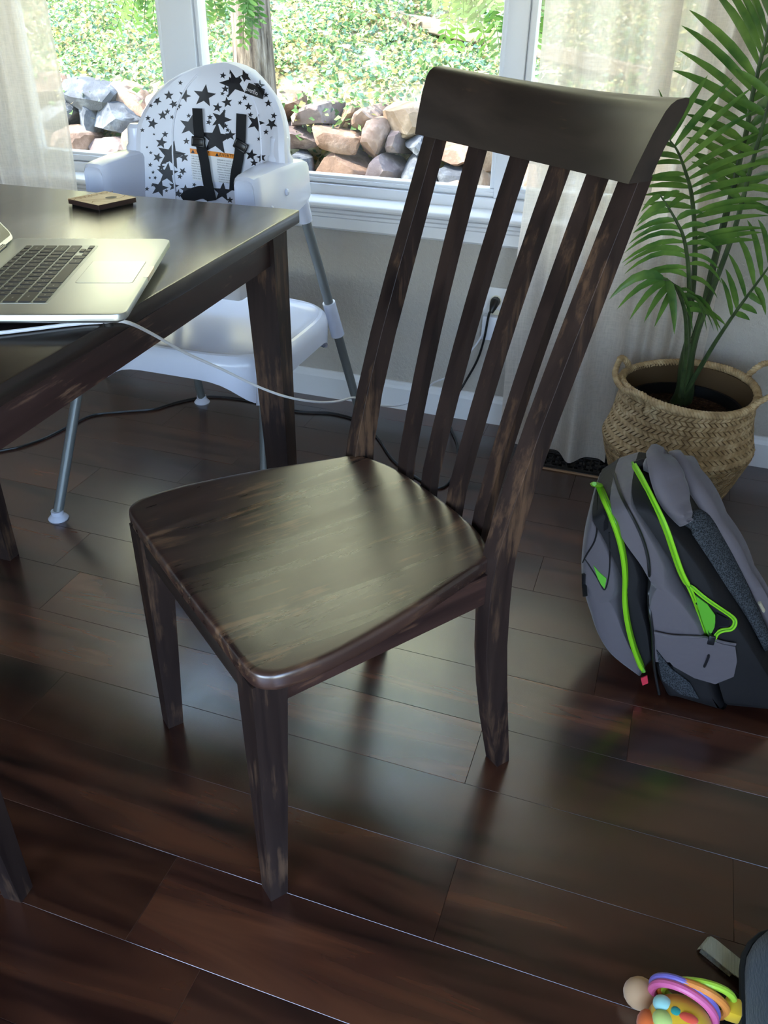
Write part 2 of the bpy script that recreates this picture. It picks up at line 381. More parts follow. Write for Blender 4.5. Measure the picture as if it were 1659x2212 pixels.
# ------------------------------------------------------------------ dining chair
def rr_outline(hw, n=10):
    """seat outline, half-width table, rounded front corners, bowed back"""
    right = [(0.000, -0.002), (0.12, -0.001), (0.195, 0.000), (0.221, 0.005), (0.234, 0.018), (0.240, 0.035), (0.243, 0.07), (0.242, 0.11), (0.233, 0.18),
             (0.222, 0.24), (0.208, 0.30), (0.194, 0.36), (0.186, 0.392), (0.176, 0.404), (0.14, 0.421), (0.105, 0.430), (0.05, 0.4345), (0.0, 0.4355)]
    pts = cr([(x, y, 0) for x, y in right], 3)
    r = [(p[0], p[1]) for p in pts]; l = [(-x, y) for x, y in r[::-1]][1:-1]
    return r + l
def make_chair():
    root = thing('dining_chair', 'dark espresso wooden dining chair with slatted back, turned away from table', 'chair')
    out = rr_outline(None); cx, cy = 0.0, 0.215
    def ring(ins, z, dip=0.0):
        res = []
        for x, y in out:
            d = math.hypot(x-cx, y-cy); s = (d-ins)/d
            X, Y = cx+(x-cx)*s, cy+(y-cy)*s
            res.append((X, Y, z-dip))
        return res
    def ringf(fr, z, dip):
        return [(cx+(x-cx)*fr, cy+(y-cy)*fr, z-dip) for x, y in out]
    mb = MB()
    rings = [ring(0.012, 0.426), ring(0.004, 0.4275), ring(0.0005, 0.431), ring(0.0, 0.436), ring(0.0, 0.447), ring(0.0012, 0.4512), ring(0.0036, 0.4533), ring(0.0075, 0.454), ring(0.012, 0.454),
             ringf(0.80, 0.454, 0.0015), ringf(0.6, 0.454, 0.0045), ringf(0.35, 0.454, 0.007), ringf(0.12, 0.454, 0.008)]
    mb.loft(rings); part('seat', mb, M_seat, root, local=True, angle=60)
    for s in (-1, 1):
        X = lambda a, b: (min(s*a, s*b), max(s*a, s*b))
        b = X(0.187, 0.217); t = X(0.170, 0.217)
        mb = MB().frustum((b[0], b[1], 0.001, 0.029), (t[0], t[1], 0.001, 0.050), 0.0, 0.428)
        part('leg', mb, M_legw, root, local=True, smooth=False)
        a0, a1 = X(0.182, 0.200)
        # side rail follows the seat taper
        mb = MB(); mb.loft([[(s*0.207, 0.045, z0), (s*0.187, 0.045, z0), (s*0.187, 0.045, z1), (s*0.207, 0.045, z1)] for z0, z1 in ((0.376, 0.429),)] +
                           [[(s*0.192, 0.392, z0), (s*0.172, 0.392, z0), (s*0.172, 0.392, z1), (s*0.192, 0.392, z1)] for z0, z1 in ((0.376, 0.429),)])
        part('side_rail', mb, M_raily, root, local=True, smooth=False)
        # rear post
        zs = [0, 0.06, 0.12, 0.20, 0.28, 0.36, 0.42, 0.47, 0.56, 0.66, 0.76, 0.86, 0.962]
        fr = [interp(z, [0, 0.113, 0.20, 0.28, 0.36, 0.42, 0.47, 0.58, 0.70, 0.82, 0.962], [0.446, 0.420, 0.404, 0.393, 0.388, 0.388, 0.394, 0.420, 0.455, 0.496, 0.545]) for z in zs]
        re = [interp(z, [0, 0.17, 0.25, 0.32, 0.42, 0.49, 0.58, 0.664, 0.82, 0.962], [0.474, 0.449, 0.438, 0.431, 0.428, 0.433, 0.452, 0.475, 0.524, 0.568]) for z in zs]
        xo = [interp(z, [0, 0.45, 0.962], [0.204, 0.204, 0.215]) for z in zs]
        mb = MB(); rings = []
        for z, a, b2, o in zip(zs, fr, re, xo):
            i = o-0.0305; c = 0.0004
            rings.append([(s*(i+c), a, z), (s*(o-c), a, z), (s*o, a+c, z), (s*o, b2-c, z), (s*(o-c), b2, z), (s*(i+c), b2, z), (s*i, b2-c, z), (s*i, a+c, z)])
        mb.loft(rings); part('back_post', mb, M_legw, root, local=True, angle=25)
    part('front_rail', MB().box(-0.175, 0.175, 0.006, 0.026, 0.385, 0.428, 0.001), M_railx, root, local=True)
    part('back_rail', MB().box(-0.176, 0.176, 0.396, 0.414, 0.376, 0.428, 0.001), M_railx, root, local=True)
    for ub, ut in ((-0.100, -0.122), (-0.034, -0.041), (0.034, 0.041), (0.100, 0.122)):
        mb = MB(); rings = []
        for k in range(9):
            t = k/8; z = 0.405+t*(0.955-0.405); x = ub+(ut-ub)*t
            ar = (1-(ut/0.22)**2)
            tt = max(0.0, (z-0.44)/0.515); ya = 0.437+(0.099+0.047*ar)*(0.72*tt+0.28*tt*tt)
            hw = 0.0125; th = 0.017
            rings.append([(x-hw, ya, z), (x+hw, ya, z), (x+hw, ya+th, z), (x-hw, ya+th, z)])
        mb.loft(rings); part('slat', mb, M_legw, root, local=True, angle=25)
    prof = [(0.526, 0.957), (0.531, 0.976), (0.543, 1.012), (0.553, 1.034), (0.559, 1.041), (0.567, 1.0455), (0.580, 1.047), (0.588, 1.046), (0.5895, 1.041), (0.586, 1.028), (0.571, 0.994), (0.562, 0.957)]
    mb = MB(); rings = []
    for k in range(25):
        t = -1+2*k/24
        r = []
        for (yy, zz) in prof:
            e = 0.2155+(zz-0.957)*0.165; x = t*e
            ar = 1-t*t
            r.append((x, yy+0.047*ar, zz-0.011*ar))
        rings.append(r)
    mb.loft(rings); part('top_rail', mb, M_railx, root, local=True, angle=40)
    return root
chair = make_chair(); chair.location = (-0.5529, 0.7868, 0); chair.rotation_euler = (0, 0, -0.6542)
def place_chair(lx, ly, wx, wy, rz, label):
    c = copy_tree(chair); c.rotation_euler = (0, 0, rz)
    c.location = (wx-(lx*math.cos(rz)-ly*math.sin(rz)), wy-(lx*math.sin(rz)+ly*math.cos(rz)), 0); c['label'] = label
    return c
p = uz(46, 1951, 0)
place_chair(-0.217, 0.029, p[0], p[1], PI+0.06, 'dark wooden dining chair drawn up to the open end of the table')
p = uz(22, 1212, 0)
place_chair(0.187, 0.001, p[0], p[1], PI/2, 'dark wooden dining chair tucked under table side, opposite the laptop')

# ------------------------------------------------------------------ table
TR = math.radians(2.4)
table = thing('dining_table', 'dark espresso wooden dining table with tapered legs', 'table', (-0.700, 1.556, 0), TR)
TL, TWD = 1.36, 0.95
part('table_top', MB().box(-TWD, 0, -TL, 0, 0.750, 0.775, 0.003), M_tabtop, table, local=True)
for sx, sy in ((0, 0), (1, 0), (0, 1), (1, 1)):
    def fx(a, b): return (a, b) if sx == 0 else (-TWD-b, -TWD-a)
    def fy(a, b): return (a, b) if sy == 0 else (-TL-b, -TL-a)
    t = fx(-0.088, -0.020)+fy(-0.090, -0.022); b = fx(-0.064, -0.020)+fy(-0.066, -0.022)
    part('leg', MB().frustum(b, t, 0, 0.750), M_legw, table, local=True, smooth=False)
part('apron', MB().box(-0.050, -0.028, -TL+0.09, -0.09, 0.686, 0.751, 0.001), M_tabside, table, local=True)
part('apron', MB().box(-TWD+0.028, -TWD+0.050, -TL+0.09, -0.09, 0.686, 0.751, 0.001), M_tabside, table, local=True)
part('apron', MB().box(-TWD+0.088, -0.088, -0.050, -0.030, 0.686, 0.751, 0.001), M_tabside, table, local=True)
part('apron', MB().box(-TWD+0.088, -0.088, -TL+0.030, -TL+0.050, 0.686, 0.751, 0.001), M_tabside, table, local=True)

# ------------------------------------------------------------------ laptop
LA = math.radians(112.2)
Lc = (uz(365, 514, 0.80)+uz(275, 682, 0.80))/2
lx = np.array([math.cos(LA), math.sin(LA), 0]); ly = np.array([-math.sin(LA), math.cos(LA), 0])
Lo = Lc  # middle of front edge
laptop = thing('laptop', 'silver aluminium laptop with black keys, open on the table', 'laptop', (Lo[0], Lo[1], 0.7752), LA)
def rrect(x0, x1, y0, y1, r, n=5):
    pts = []
    for cx, cy, a in ((x1-r, y1-r, 0), (x0+r, y1-r, 90), (x0+r, y0+r, 180), (x1-r, y0+r, 270)):
        for k in range(n+1):
            t = math.radians(a+90*k/n); pts.append((cx+r*math.cos(t), cy+r*math.sin(t)))
    return pts
LW, LD = 0.364, 0.249
def slab(x0, x1, y0, y1, r, zs):
    mb = MB(); mb.loft([[(x, y, z) for x, y in rrect(x0+i, x1-i, y0+i, y1-i, max(r-i, 0.001))] for i, z in zs]); return mb
part('base', slab(-LW/2, LW/2, 0, LD, 0.016, [(0.055, 0.0035), (0.026, 0.0068), (0.010, 0.0110), (0.0025, 0.0145), (0.0, 0.0168), (0, 0.0235), (0.0006, 0.0246), (0.0014, 0.0248)]), M_alu, laptop, local=True)
for a, b in ((-0.15, 0.03), (0.15, 0.03), (-0.15, 0.22), (0.15, 0.22)):
    part('foot', MB().lathe([(0.007, 0.0), (0.007, 0.004)], a, b, 12), M_black, laptop, local=True)
part('notch', slab(-0.026, 0.026, -0.0006, 0.006, 0.0012, [(0, 0.0190), (0, 0.0252)]), mat('notch_metal', S(205, 190, 175), 0.3, 0.5, 0.7), laptop, local=True)  # notch drawn as a slab in a warmer metal tone
part('trackpad', slab(-0.0525, 0.0525, 0.016, 0.092, 0.004, [(0, 0.0240), (0, 0.0251)]), M_alu2, laptop, local=True)
mb = MB()
for q in (rrect(-0.0532, 0.0532, 0.0153, 0.0927, 0.0045),):
    mb.loft([[(x, y, z) for x, y in q] for z in (0.0240, 0.0249)], cap0=False)
part('trackpad_groove', mb, mat('groove', S(120, 124, 124), 0.5), laptop, local=True)
# key layout: rows from front
KY = 0.0190; ky0 = 0.108; kt = 0.0026; gap = 0.0026
rows = [
 [('fn', 1), ('ctrl', 1), ('alt', 1), ('cmd', 1.25), ('', 5.0), ('cmd', 1.25), ('alt', 1)],
 [('shift', 2.35)]+[(c, 1) for c in 'ZXCVBNM,./']+[('shift', 2.35)],
 [('caps', 1.85)]+[(c, 1) for c in "ASDFGHJKL;'"]+[('return', 1.85)],
 [('tab', 1.5)]+[(c, 1) for c in 'QWERTYUIOP[]']+[('\\', 1.2)],
 [('`', 1)]+[(c, 1) for c in '1234567890-=']+[('delete', 1.7)],
]
KWID = 0.272; kx0 = -KWID/2
def key(cx, cy, w, d, leg, ls=0.005):
    mb = slab(cx-w/2, cx+w/2, cy-d/2, cy+d/2, 0.0016, [(0.0, 0.0242), (0.0003, 0.0256), (0.0007, 0.0262)])
    k = part('key', mb, M_key, laptop, local=True)
    if leg:
        t = text_mb(leg, ls, res=1).xf(Matrix.Translation((cx, cy, 0.02625)))
        part('legend', t, M_legend, k, smooth=False, fixn=False, local=True)
part('keyboard_well', slab(kx0-0.003, -kx0+0.003, ky0-0.004, ky0+5*KY+0.0125, 0.003, [(0, 0.0240), (0, 0.0250)]), mat('keyboard_well_aluminium', S(186, 192, 190), 0.4, 0.5, 0.8), laptop, local=True)
for r, row in enumerate(rows):
    tot = sum(w for _, w in row) + (3 if r == 0 else 0); un = KWID/tot
    x = kx0
    for leg, w in row:
        key(x+un*w/2, ky0+KY*(r+0.5)-0.001, un*w-gap, KY-gap, leg, 0.0036 if len(leg) > 1 else 0.0058); x += un*w
    if r == 0:
        hk = (KY-gap)/2-0.0004
        for q, (dx, dy, lg) in enumerate(((0, 0, '<'), (1, 0, 'v'), (1, 1, '^'), (2, 0, '>'))):
            key(x+un*(dx+0.5), ky0+0.0005+hk/2+dy*(hk+0.0008)-0.0006+0.0003, un-gap, hk, lg, 0.004)
for i in range(14):
    un = KWID/14; key(kx0+un*(i+0.5), ky0+KY*5+0.0045, un-gap, 0.0088, 'esc' if i == 0 else ('F%d' % i if i < 13 else ''), 0.003)
part('hinge', MB().tube([(-0.13, LD-0.004, 0.0235), (0.13, LD-0.004, 0.0235)], 0.006, 12), M_bezel_shade, laptop, local=True)
# lid, opened wide
A = math.radians(52)
lm = Matrix.Translation((0, LD-0.004, 0.0255)) @ Matrix.Rotation(A, 4, 'X')
lid = part('lid', slab(-LW/2, LW/2, -0.245, 0.0, 0.014, [(0, -0.004), (0, 0.002)]).xf(Matrix.Scale(-1, 4, (0, 1, 0))).xf(lm), M_alu, laptop, local=True)
part('screen', slab(-LW/2+0.004, LW/2-0.004, -0.240, -0.006, 0.008, [(0, 0.0018), (0, 0.0026)]).xf(Matrix.Scale(-1, 4, (0, 1, 0))).xf(lm), M_bezel_shade, lid, local=True)

# ------------------------------------------------------------------ wooden coaster
cc = [uz(px, py, 0.786) for px, py in ((142, 431), (228, 443), (303, 427), (208, 411))]
cen = sum(cc)/4; e = (cc[2]-cc[1]); e2 = (cc[0]-cc[1])
coaster = thing('wooden_coaster', 'small square plywood coaster with dark burnt edges and engraved lettering', 'coaster', (cen[0], cen[1], 0.775), 0)
ang = math.atan2(e[1], e[0]); s1 = np.linalg.norm(e)/2; s2 = np.linalg.norm(e2)/2; ss = (s1+s2)/2
ROT = Matrix.Rotation(ang, 4, 'Z')
part('black_under_slab', slab(-ss+0.004, ss-0.004, -ss+0.004, ss-0.004, 0.002, [(0, 0.0), (0, 0.0022)]).xf(ROT), M_black, coaster, local=True)  # thin black slab, slightly inset under the board
part('board', slab(-ss, ss, -ss, ss, 0.001, [(0, 0.002), (0, 0.0106)]).xf(ROT), M_burn, coaster, local=True)
part('face', slab(-ss, ss, -ss, ss, 0.001, [(0, 0.0106), (0, 0.0112)]).xf(ROT), M_maple, coaster, local=True)
# lettering along the far edge, reading from the other side
def onface(t, x, y, r): return t.xf(ROT @ Matrix.Translation((x, y, 0.01135)) @ Matrix.Rotation(r, 4, 'Z'))
t = text_mb('COLORADO', 0.019, res=2); part('engraved_lettering', onface(t, -ss*0.62*0+0.0, ss*0.74, PI), M_engrave, coaster, smooth=False, fixn=False, local=True)
mb = MB(); mb.add([(0.012*math.cos(2*PI*k/20)+0.014, 0.010*math.sin(2*PI*k/20)-0.010, 0) for k in range(20)], [tuple(range(20))])
part('engraved_dot', onface(mb, 0, 0, 0), M_burn, coaster, smooth=False, fixn=False, local=True)
mb = MB()
for pts in ([(-0.045, 0.010), (-0.02, -0.002), (0.0, -0.020), (0.025, -0.026), (0.045, -0.015)], [(-0.04, -0.02), (-0.03, -0.012), (-0.02, -0.022)], [(0.03, 0.004), (0.04, -0.004), (0.046, -0.03)]):
    q = cr([(a, b, 0) for a, b in pts], 5); w = 0.0008
    mb.loft([[(p[0], p[1]-w, 0), (p[0], p[1]+w, 0)] for p in q], closed=False, cap0=False, cap1=False)
part('engraved_lines', onface(mb, 0, 0, 0), M_engrave, coaster, smooth=False, fixn=False, local=True)

# ------------------------------------------------------------------ high chair
HX = -1.080
hc = thing('high_chair', 'white plastic baby high chair with star-print seat pad and grey tubular legs', 'high chair', (HX, 1.85, 0))
def HP(*a): return part(a[0], a[1], a[2], a[3] if len(a) > 3 else hc)
plateZ = 0.425
def plate_outline(n=64, ins=0.0):
    cxp, cyp = -1.062, 1.815; res = []
    for k in range(n):
        t = 2*PI*k/n; c, s = math.cos(t), math.sin(t)
        x = abs(c)**0.55*(0.262-ins)*(1 if c > 0 else -1); y = abs(s)**0.55*(0.235-ins)*(1 if s > 0 else -1)
        res.append((cxp+x, cyp+y))
    return res
mb = MB(); rings = []
def skirt(k, n, low):
    # skirt dips towards the four leg sockets, arches between
    t = 2*PI*k/n; return low-0.055*abs(math.sin(2*t))**3
n = 64
rings.append([(x, y, skirt(k, n, 0.365)+0.002) for k, (x, y) in enumerate(plate_outline(n, 0.006))])
rings.append([(x, y, skirt(k, n, 0.365)) for k, (x, y) in enumerate(plate_outline(n, 0.001))])
for ins, z in ((0.0, 0.400), (0.004, 0.417), (0.012, plateZ), (0.020, plateZ+0.001), (0.026, plateZ-0.004), (0.05, plateZ-0.007), (0.14, plateZ-0.008), (0.21, plateZ-0.008)):
    rings.append([(x, y, z) for x, y in plate_outline(n, ins)])
mb.loft(rings, cap0=False); HP('base_plate', mb, M_white)
feet = {('r', 'b'): (-0.776, 2.142), ('l', 'b'): (-1.338, 2.160), ('l', 'f'): (-1.330, 1.422), ('r', 'f'): (-0.752, 1.415)}
tops = {('r', 'b'): (-0.872, 1.945, 0.70), ('l', 'b'): (-1.272, 1.945, 0.70), ('l', 'f'): (-1.272, 1.735, 0.70), ('r', 'f'): (-0.872, 1.735, 0.70)}
for kf, (fx_, fy_) in feet.items():
    a = np.array([fx_, fy_, 0.012]); b = np.array(tops[kf])
    leg = HP('leg', MB().tube([a, b], 0.0125, 14), M_tube)
    d = (b-a)/np.linalg.norm(b-a)
    part('foot', MB().lathe([(0.024, 0.0), (0.025, 0.003), (0.021, 0.008), (0.0155, 0.014), (0.0150, 0.024), (0.0, 0.024)], fx_, fy_, 20), M_white, leg)
    t0 = (0.335-0.012)/(b[2]-0.012); t1 = (0.432-0.012)/(b[2]-0.012)
    part('socket', MB().tube([a+(b-a)*t0, a+(b-a)*(t0+0.02), a+(b-a)*t1], [0.019, 0.0185, 0.0175], 14), M_white, leg)
    part('collar', MB().tube([b-d*0.05, b-d*0.02, b+d*0.02], [0.0175, 0.019, 0.022], 14), M_white, leg)
# arms
for s in (1, -1):
    ax = lambda u: HX+s*(u+0.020)
    mb = MB(); rings = []
    for y, u0, u1, z0, z1 in ((1.700, 0.150, 0.192, 0.705, 0.782), (1.694, 0.146, 0.196, 0.690, 0.790), (1.70, 0.143, 0.199, 0.675, 0.796), (1.72, 0.140, 0.202, 0.668, 0.799), (1.80, 0.136, 0.207, 0.675, 0.803),
                              (1.88, 0.132, 0.209, 0.690, 0.802), (1.945, 0.128, 0.208, 0.702, 0.797), (1.972, 0.130, 0.204, 0.710, 0.790), (1.98, 0.138, 0.196, 0.72, 0.78)):
        c = 0.012
        rings.append([(ax(u0+c*0.4), y, z0), (ax(u1-c*0.1), y, z0), (ax(u1), y, z0+c), (ax(u1-0.004), y, z1-c), (ax(u1-0.004-c*0.35), y, z1-c*0.3), (ax(u1-0.006-c), y, z1), (ax(u0+c), y, z1), (ax(u0+c*0.3), y, z1-c*0.3), (ax(u0), y, z1-c), (ax(u0), y, z0+c)])
    mb.loft(rings); arm = HP('arm', mb, M_white)
    for yy, zz in ((1.755, 0.722), (1.83, 0.745)):
        part('tray_stud', MB().lathe([(0.0, 0.006), (0.006, 0.004), (0.0085, 0.0)], 0, 0, 12).xf(Matrix.Translation((ax(0.2065 if yy > 1.8 else 0.203), yy, zz)) @ Matrix.Rotation(s*PI/2, 4, 'Y')), M_white, arm)
    part('post_cap', MB().lathe([(0.030, 0.797), (0.029, 0.808), (0.024, 0.815), (0.021, 0.85), (0.014, 0.858)], ax(0.168), 1.885, 20), M_white, arm)
# seat shell + pad : parametric pad surface
PADW = 0.196
def half_w(z):
    return interp(z, [0.52, 0.62, 0.72, 0.80, 0.86, 0.90, 0.935, 0.960, 0.977, 0.986, 0.990], [0.165, 0.180, 0.190, 0.195, 0.190, 0.174, 0.147, 0.113, 0.075, 0.040, 0.010])
def padpt(s_, z, off=0.0):
    w = half_w(z); x = s_*w
    wing = 0.085*abs(s_)**2.6*interp(z, [0.55, 0.85, 0.96, 0.99], [1.0, 0.95, 0.35, 0.0])
    edge = 0.022*max(0, (abs(s_)-0.86)/0.14)**2
    topr = 0.022*max(0, (z-0.94)/0.05)**2
    y = 1.905 + (z-0.75)*0.13 - wing + edge + topr
    return np.array([HX+0.020+x, y-off, z])
zg = [0.52, 0.57, 0.62, 0.67, 0.72, 0.76, 0.80, 0.83, 0.86, 0.885, 0.91, 0.93, 0.95, 0.965, 0.977, 0.985, 0.990]
mb = MB(); rows_ = []
NS = 28
front = [[padpt(-1+2*i/NS, z) for i in range(NS+1)] for z in zg]
back = [[padpt(-1+2*i/NS, z)+np.array([0, 0.030*(1-0.5*abs(-1+2*i/NS)**6), 0]) for i in range(NS+1)] for z in zg]
rings = [f_+b_[::-1] for f_, b_ in zip(front, back)]
mb.loft(rings); pad = HP('seat_pad', mb, M_vinylpad)
# seat shell behind the pad and the sitting surface
mb = MB(); rings = []
for z in zg[:-2]:
    zz = z-0.012
    f_ = [padpt((-1+2*i/NS)*0.97, z)+np.array([0, 0.030, -0.012]) for i in range(NS+1)]
    b_ = [p+np.array([0, 0.016, 0]) for p in f_]
    rings.append(f_+b_[::-1])
mb.loft(rings); HP('seat_shell', mb, M_white)
HP('seat_cushion', MB().box(HX-0.125, HX+0.165, 1.69, 1.885, 0.52, 0.565, 0.015), M_vinylpad)
# piping lines on the pad
for sgn in (-1, 1):
    q = [padpt(sgn*interp(z, [0.55, 0.9, 0.96], [0.62, 0.60, 0.55]), z, 0.0005) for z in np.linspace(0.56, 0.965, 18)]
    part('piping', MB().tube(q, 0.0022, 6), M_vinylpad, pad)
# printed stars, located from the picture on the pad surface
bm = bmesh.new(); bv = BVHTree.FromPolygons([Vector(p) for r in front for p in r], [(j*(NS+1)+i, j*(NS+1)+i+1, (j+1)*(NS+1)+i+1, (j+1)*(NS+1)+i) for j in range(len(zg)-1) for i in range(NS)]); bm.free()
def on_pad(px, py, off=0.0009, force=False):
    d = Vector(ray(px, py)); hit = bv.ray_cast(Vector(C0), d)
    if hit[0] is None: return (uy(px, py, 1.90) if force else None)
    return np.array(hit[0]) - np.array([0, off, 0])
stars = [(442, 207, 23, 8), (399, 207, 13, 20), (365, 206, 10, 0), (340, 218, 9, 30), (437, 158, 30, 10), (505, 180, 28, -15), (383, 235, 4, 0), (390, 179, 5, 10), (352, 249, 10, 0), (330, 267, 11, 15), (362, 241, 6, 0),
         (372, 253, 5, 20), (470, 232, 10, 10), (491, 221, 11, -10), (478, 258, 21, 20), (467, 300, 33, 5), (411, 272, 22, 12), (408, 250, 5, 0), (349, 308, 12, 10), (357, 290, 7, 0), (309, 305, 27, -10), (370, 335, 29, 12),
         (341, 340, 10, 20), (308, 281, 5, 0), (349, 361, 8, 0), (362, 375, 22, 5), (345, 406, 18, 15), (376, 402, 11, 10), (398, 340, 10, -12), (403, 305, 7, 0), (395, 370, 8, 30), (389, 381, 6, 10), (401, 410, 11, 0),
         (481, 415, 20, 5), (497, 432, 7, 0), (420, 399, 5, 20), (326, 330, 4, 0), (325, 356, 5, 10), (331, 372, 4, 0), (336, 384, 4, 20), (324, 384, 3, 0), (357, 351, 4, 0), (553, 265, 18, 20), (537, 230, 8, 0), (541, 248, 6, 10),
         (529, 211, 6, 0), (519, 222, 5, 15), (580, 223, 8, 0), (592, 250, 7, 10), (602, 272, 10, 0), (587, 268, 12, 40), (575, 285, 6, 0), (560, 300, 5, 10), (543, 335, 12, 10), (565, 340, 10, -10), (549, 352, 8, 5), (498, 292, 11, 0),
         (454, 253, 6, 0), (451, 264, 6, 15), (487, 272, 6, 0), (492, 281, 5, 10), (485, 240, 4, 0), (475, 290, 3, 0), (482, 163, 7, 10), (487, 192, 8, 0), (481, 202, 5, 15), (493, 207, 4, 0), (318, 318, 3, 0), (333, 290, 3, 0), (375, 225, 9, -20), (386, 228, 7, 10),
         (415, 150, 16, 25), (455, 150, 14, 0), (530, 165, 14, -20), (560, 185, 12, 10), (575, 205, 6, 0), (320, 255, 6, 0), (326, 228, 5, 10), (354, 190, 6, 0), (300, 330, 7, 10), (330, 400, 4, 0), (318, 408, 5, 0), (360, 412, 4, 0), (385, 418, 9, 10)]
for (px, py, r, rot) in stars:
    r *= 1.12
    mb = MB()
    ok = True; c_ = on_pad(px, py)
    if c_ is None: continue
    pts = [c_]
    for k in range(10):
        rr = r*(1.0 if k % 2 == 0 else 0.42); a = math.radians(-90+36*k+rot)
        q = on_pad(px+rr*math.cos(a), py+rr*math.sin(a)*1.0)
        mid = on_pad(px+rr*0.5*math.cos(a), py+rr*0.5*math.sin(a))
        if q is None or mid is None: ok = False; break
        pts.append(mid); pts.append(q)
    if not ok: continue
    fs = []
    for k in range(10):
        a1, b1 = 1+2*k, 2+2*k; a2, b2 = 1+2*((k+1) % 10), 2+2*((k+1) % 10)
        fs += [(0, a1, a2), (a1, b1, b2, a2)]
    mb.add(pts, fs)
    part('printed_star', mb, M_ink, pad, smooth=False, fixn=False)
# harness straps
def strap(pxs, w, off=0.004, name='shoulder_strap', mt=None):
    pts = [on_pad(px, py, off) for px, py in pxs]; pts = cr([p for p in pts if p is not None], 5)
    mb = MB(); rings = []
    for i, p in enumerate(pts):
        t = pts[min(i+1, len(pts)-1)]-pts[max(i-1, 0)]; t = t/np.linalg.norm(t)
        s_ = np.cross(t, np.array([0, -1.0, 0])); s_ /= np.linalg.norm(s_); nn = np.cross(s_, t)
        rings.append([p-s_*w/2, p+s_*w/2, p+s_*w/2+nn*0.0016, p-s_*w/2+nn*0.0016])
    mb.loft(rings); return HP(name, mb, mt or M_webbing)
st1 = strap([(431, 233), (433, 270), (437, 305), (446, 345), (452, 385), (462, 432)], 0.026, 0.010)
st2 = strap([(526, 245), (525, 275), (524, 305), (520, 340), (513, 375), (510, 410)], 0.025, 0.010)
st3 = strap([(400, 432), (418, 420), (440, 414), (455, 420)], 0.03, 0.008, 'crotch_strap')
def buckle(px, py, rot, parent):
    p = on_pad(px, py, 0.014)
    M_ = Matrix.Translation(Vector(p)) @ Matrix.Rotation(math.radians(-8), 4, 'X') @ Matrix.Rotation(rot, 4, 'Y')
    mb = MB().box(-0.017, 0.017, -0.004, 0.004, 0.006, 0.011, 0.0015).box(-0.017, 0.017, -0.004, 0.004, -0.011, -0.006, 0.0015).box(-0.017, -0.0125, -0.004, 0.004, -0.011, 0.011, 0.0015).box(0.0125, 0.017, -0.004, 0.004, -0.011, 0.011, 0.0015).box(-0.015, 0.015, -0.003, 0.003, -0.007, 0.007, 0.001)
    part('strap_adjuster', mb.xf(M_), M_buckle, parent)
buckle(435, 305, 0.08, st1); buckle(526, 313, 0.45, st2)
# warning label
def flat_on_pad(pxs, off):
    return [on_pad(px, py, off) for px, py in pxs]
def quad_label(name, q, mt, off, parent):
    (x0, y0), (x1, y1), (x2, y2), (x3, y3) = q; mb = MB()
    mb.grid(lambda u, v: on_pad((x0*(1-u)+x1*u)*(1-v)+(x3*(1-u)+x2*u)*v, (y0*(1-u)+y1*u)*(1-v)+(y3*(1-u)+y2*u)*v, off, True), 8, 5)
    return part(name, mb, mt, parent, smooth=False, fixn=False)
wl = quad_label('warning_label', [(411, 320), (508, 333), (511, 397), (417, 389)], M_label, 0.0018, pad)
quad_label('warning_band', [(411, 320), (508, 333), (509, 343), (412, 331)], M_orange, 0.0022, wl)
lt = MB()
def lab(body, px, py, px2, size):
    """text baseline running from (px,py) with slope of the label"""
    a = on_pad(px, py, 0.0027); b = on_pad(px2, py+(px2-px)*0.134, 0.0027)
    ex = (b-a)/np.linalg.norm(b-a); ez = np.array([0, 0, 1.0]); ez = ez-(ez@ex)*ex; ez /= np.linalg.norm(ez); ey = np.cross(ez, ex)
    Mx = Matrix(((ex[0], ez[0], 0, a[0]), (ex[1], ez[1], -1, a[1]), (ex[2], ez[2], 0, a[2]), (0, 0, 0, 1)))
    t = text_mb(body, size, 'LEFT', 1).xf(Mx); lt.add(t.v, t.f)
lab('WARNING', 425, 327.5, 445, 0.0125); lab('AVERTISSEMENT', 474, 334.0, 494, 0.0118)
L1 = ['FALL HAZARD: Children have', 'suffered severe injuries,', 'including skull fractures, when', 'falling from high chairs. Falls can', 'happen quickly if child is not', 'restrained properly.', '• Always use restraints and', '  adjust to fit snugly.', '• Tray is not designed to hold', '  child in chair.']
L2 = ['DANGER DE CHUTE : Des enfants', 'des blessures graves, dont des', 'fractures du crâne, en tombant de', 'chaises hautes. Les chutes peuvent se', 'produire subitement si l\'enfant n\'est', 'maintenu correctement.', '• S\'assurer de toujours utiliser', '  de retenue et de bien les ajuster', '• La tablette n\'est pas prévue pour', '  maintenir l\'enfant dans la chaise']
for i in range(10):
    lab(L1[i], 415, 336.5+i*5.2, 435, 0.0041); lab(L2[i], 470+i*0.25, 344.5+i*5.2, 490, 0.0041)
for tx, ty in ((418, 326), (470, 333)):
    a = [on_pad(tx+dx, ty+dy, 0.0027) for dx, dy in ((-4, 4), (4, 4.6), (0, -3.5))]; lt.add(a, [(0, 1, 2)])
part('label_text', lt, M_ink, wl, smooth=False, fixn=False)
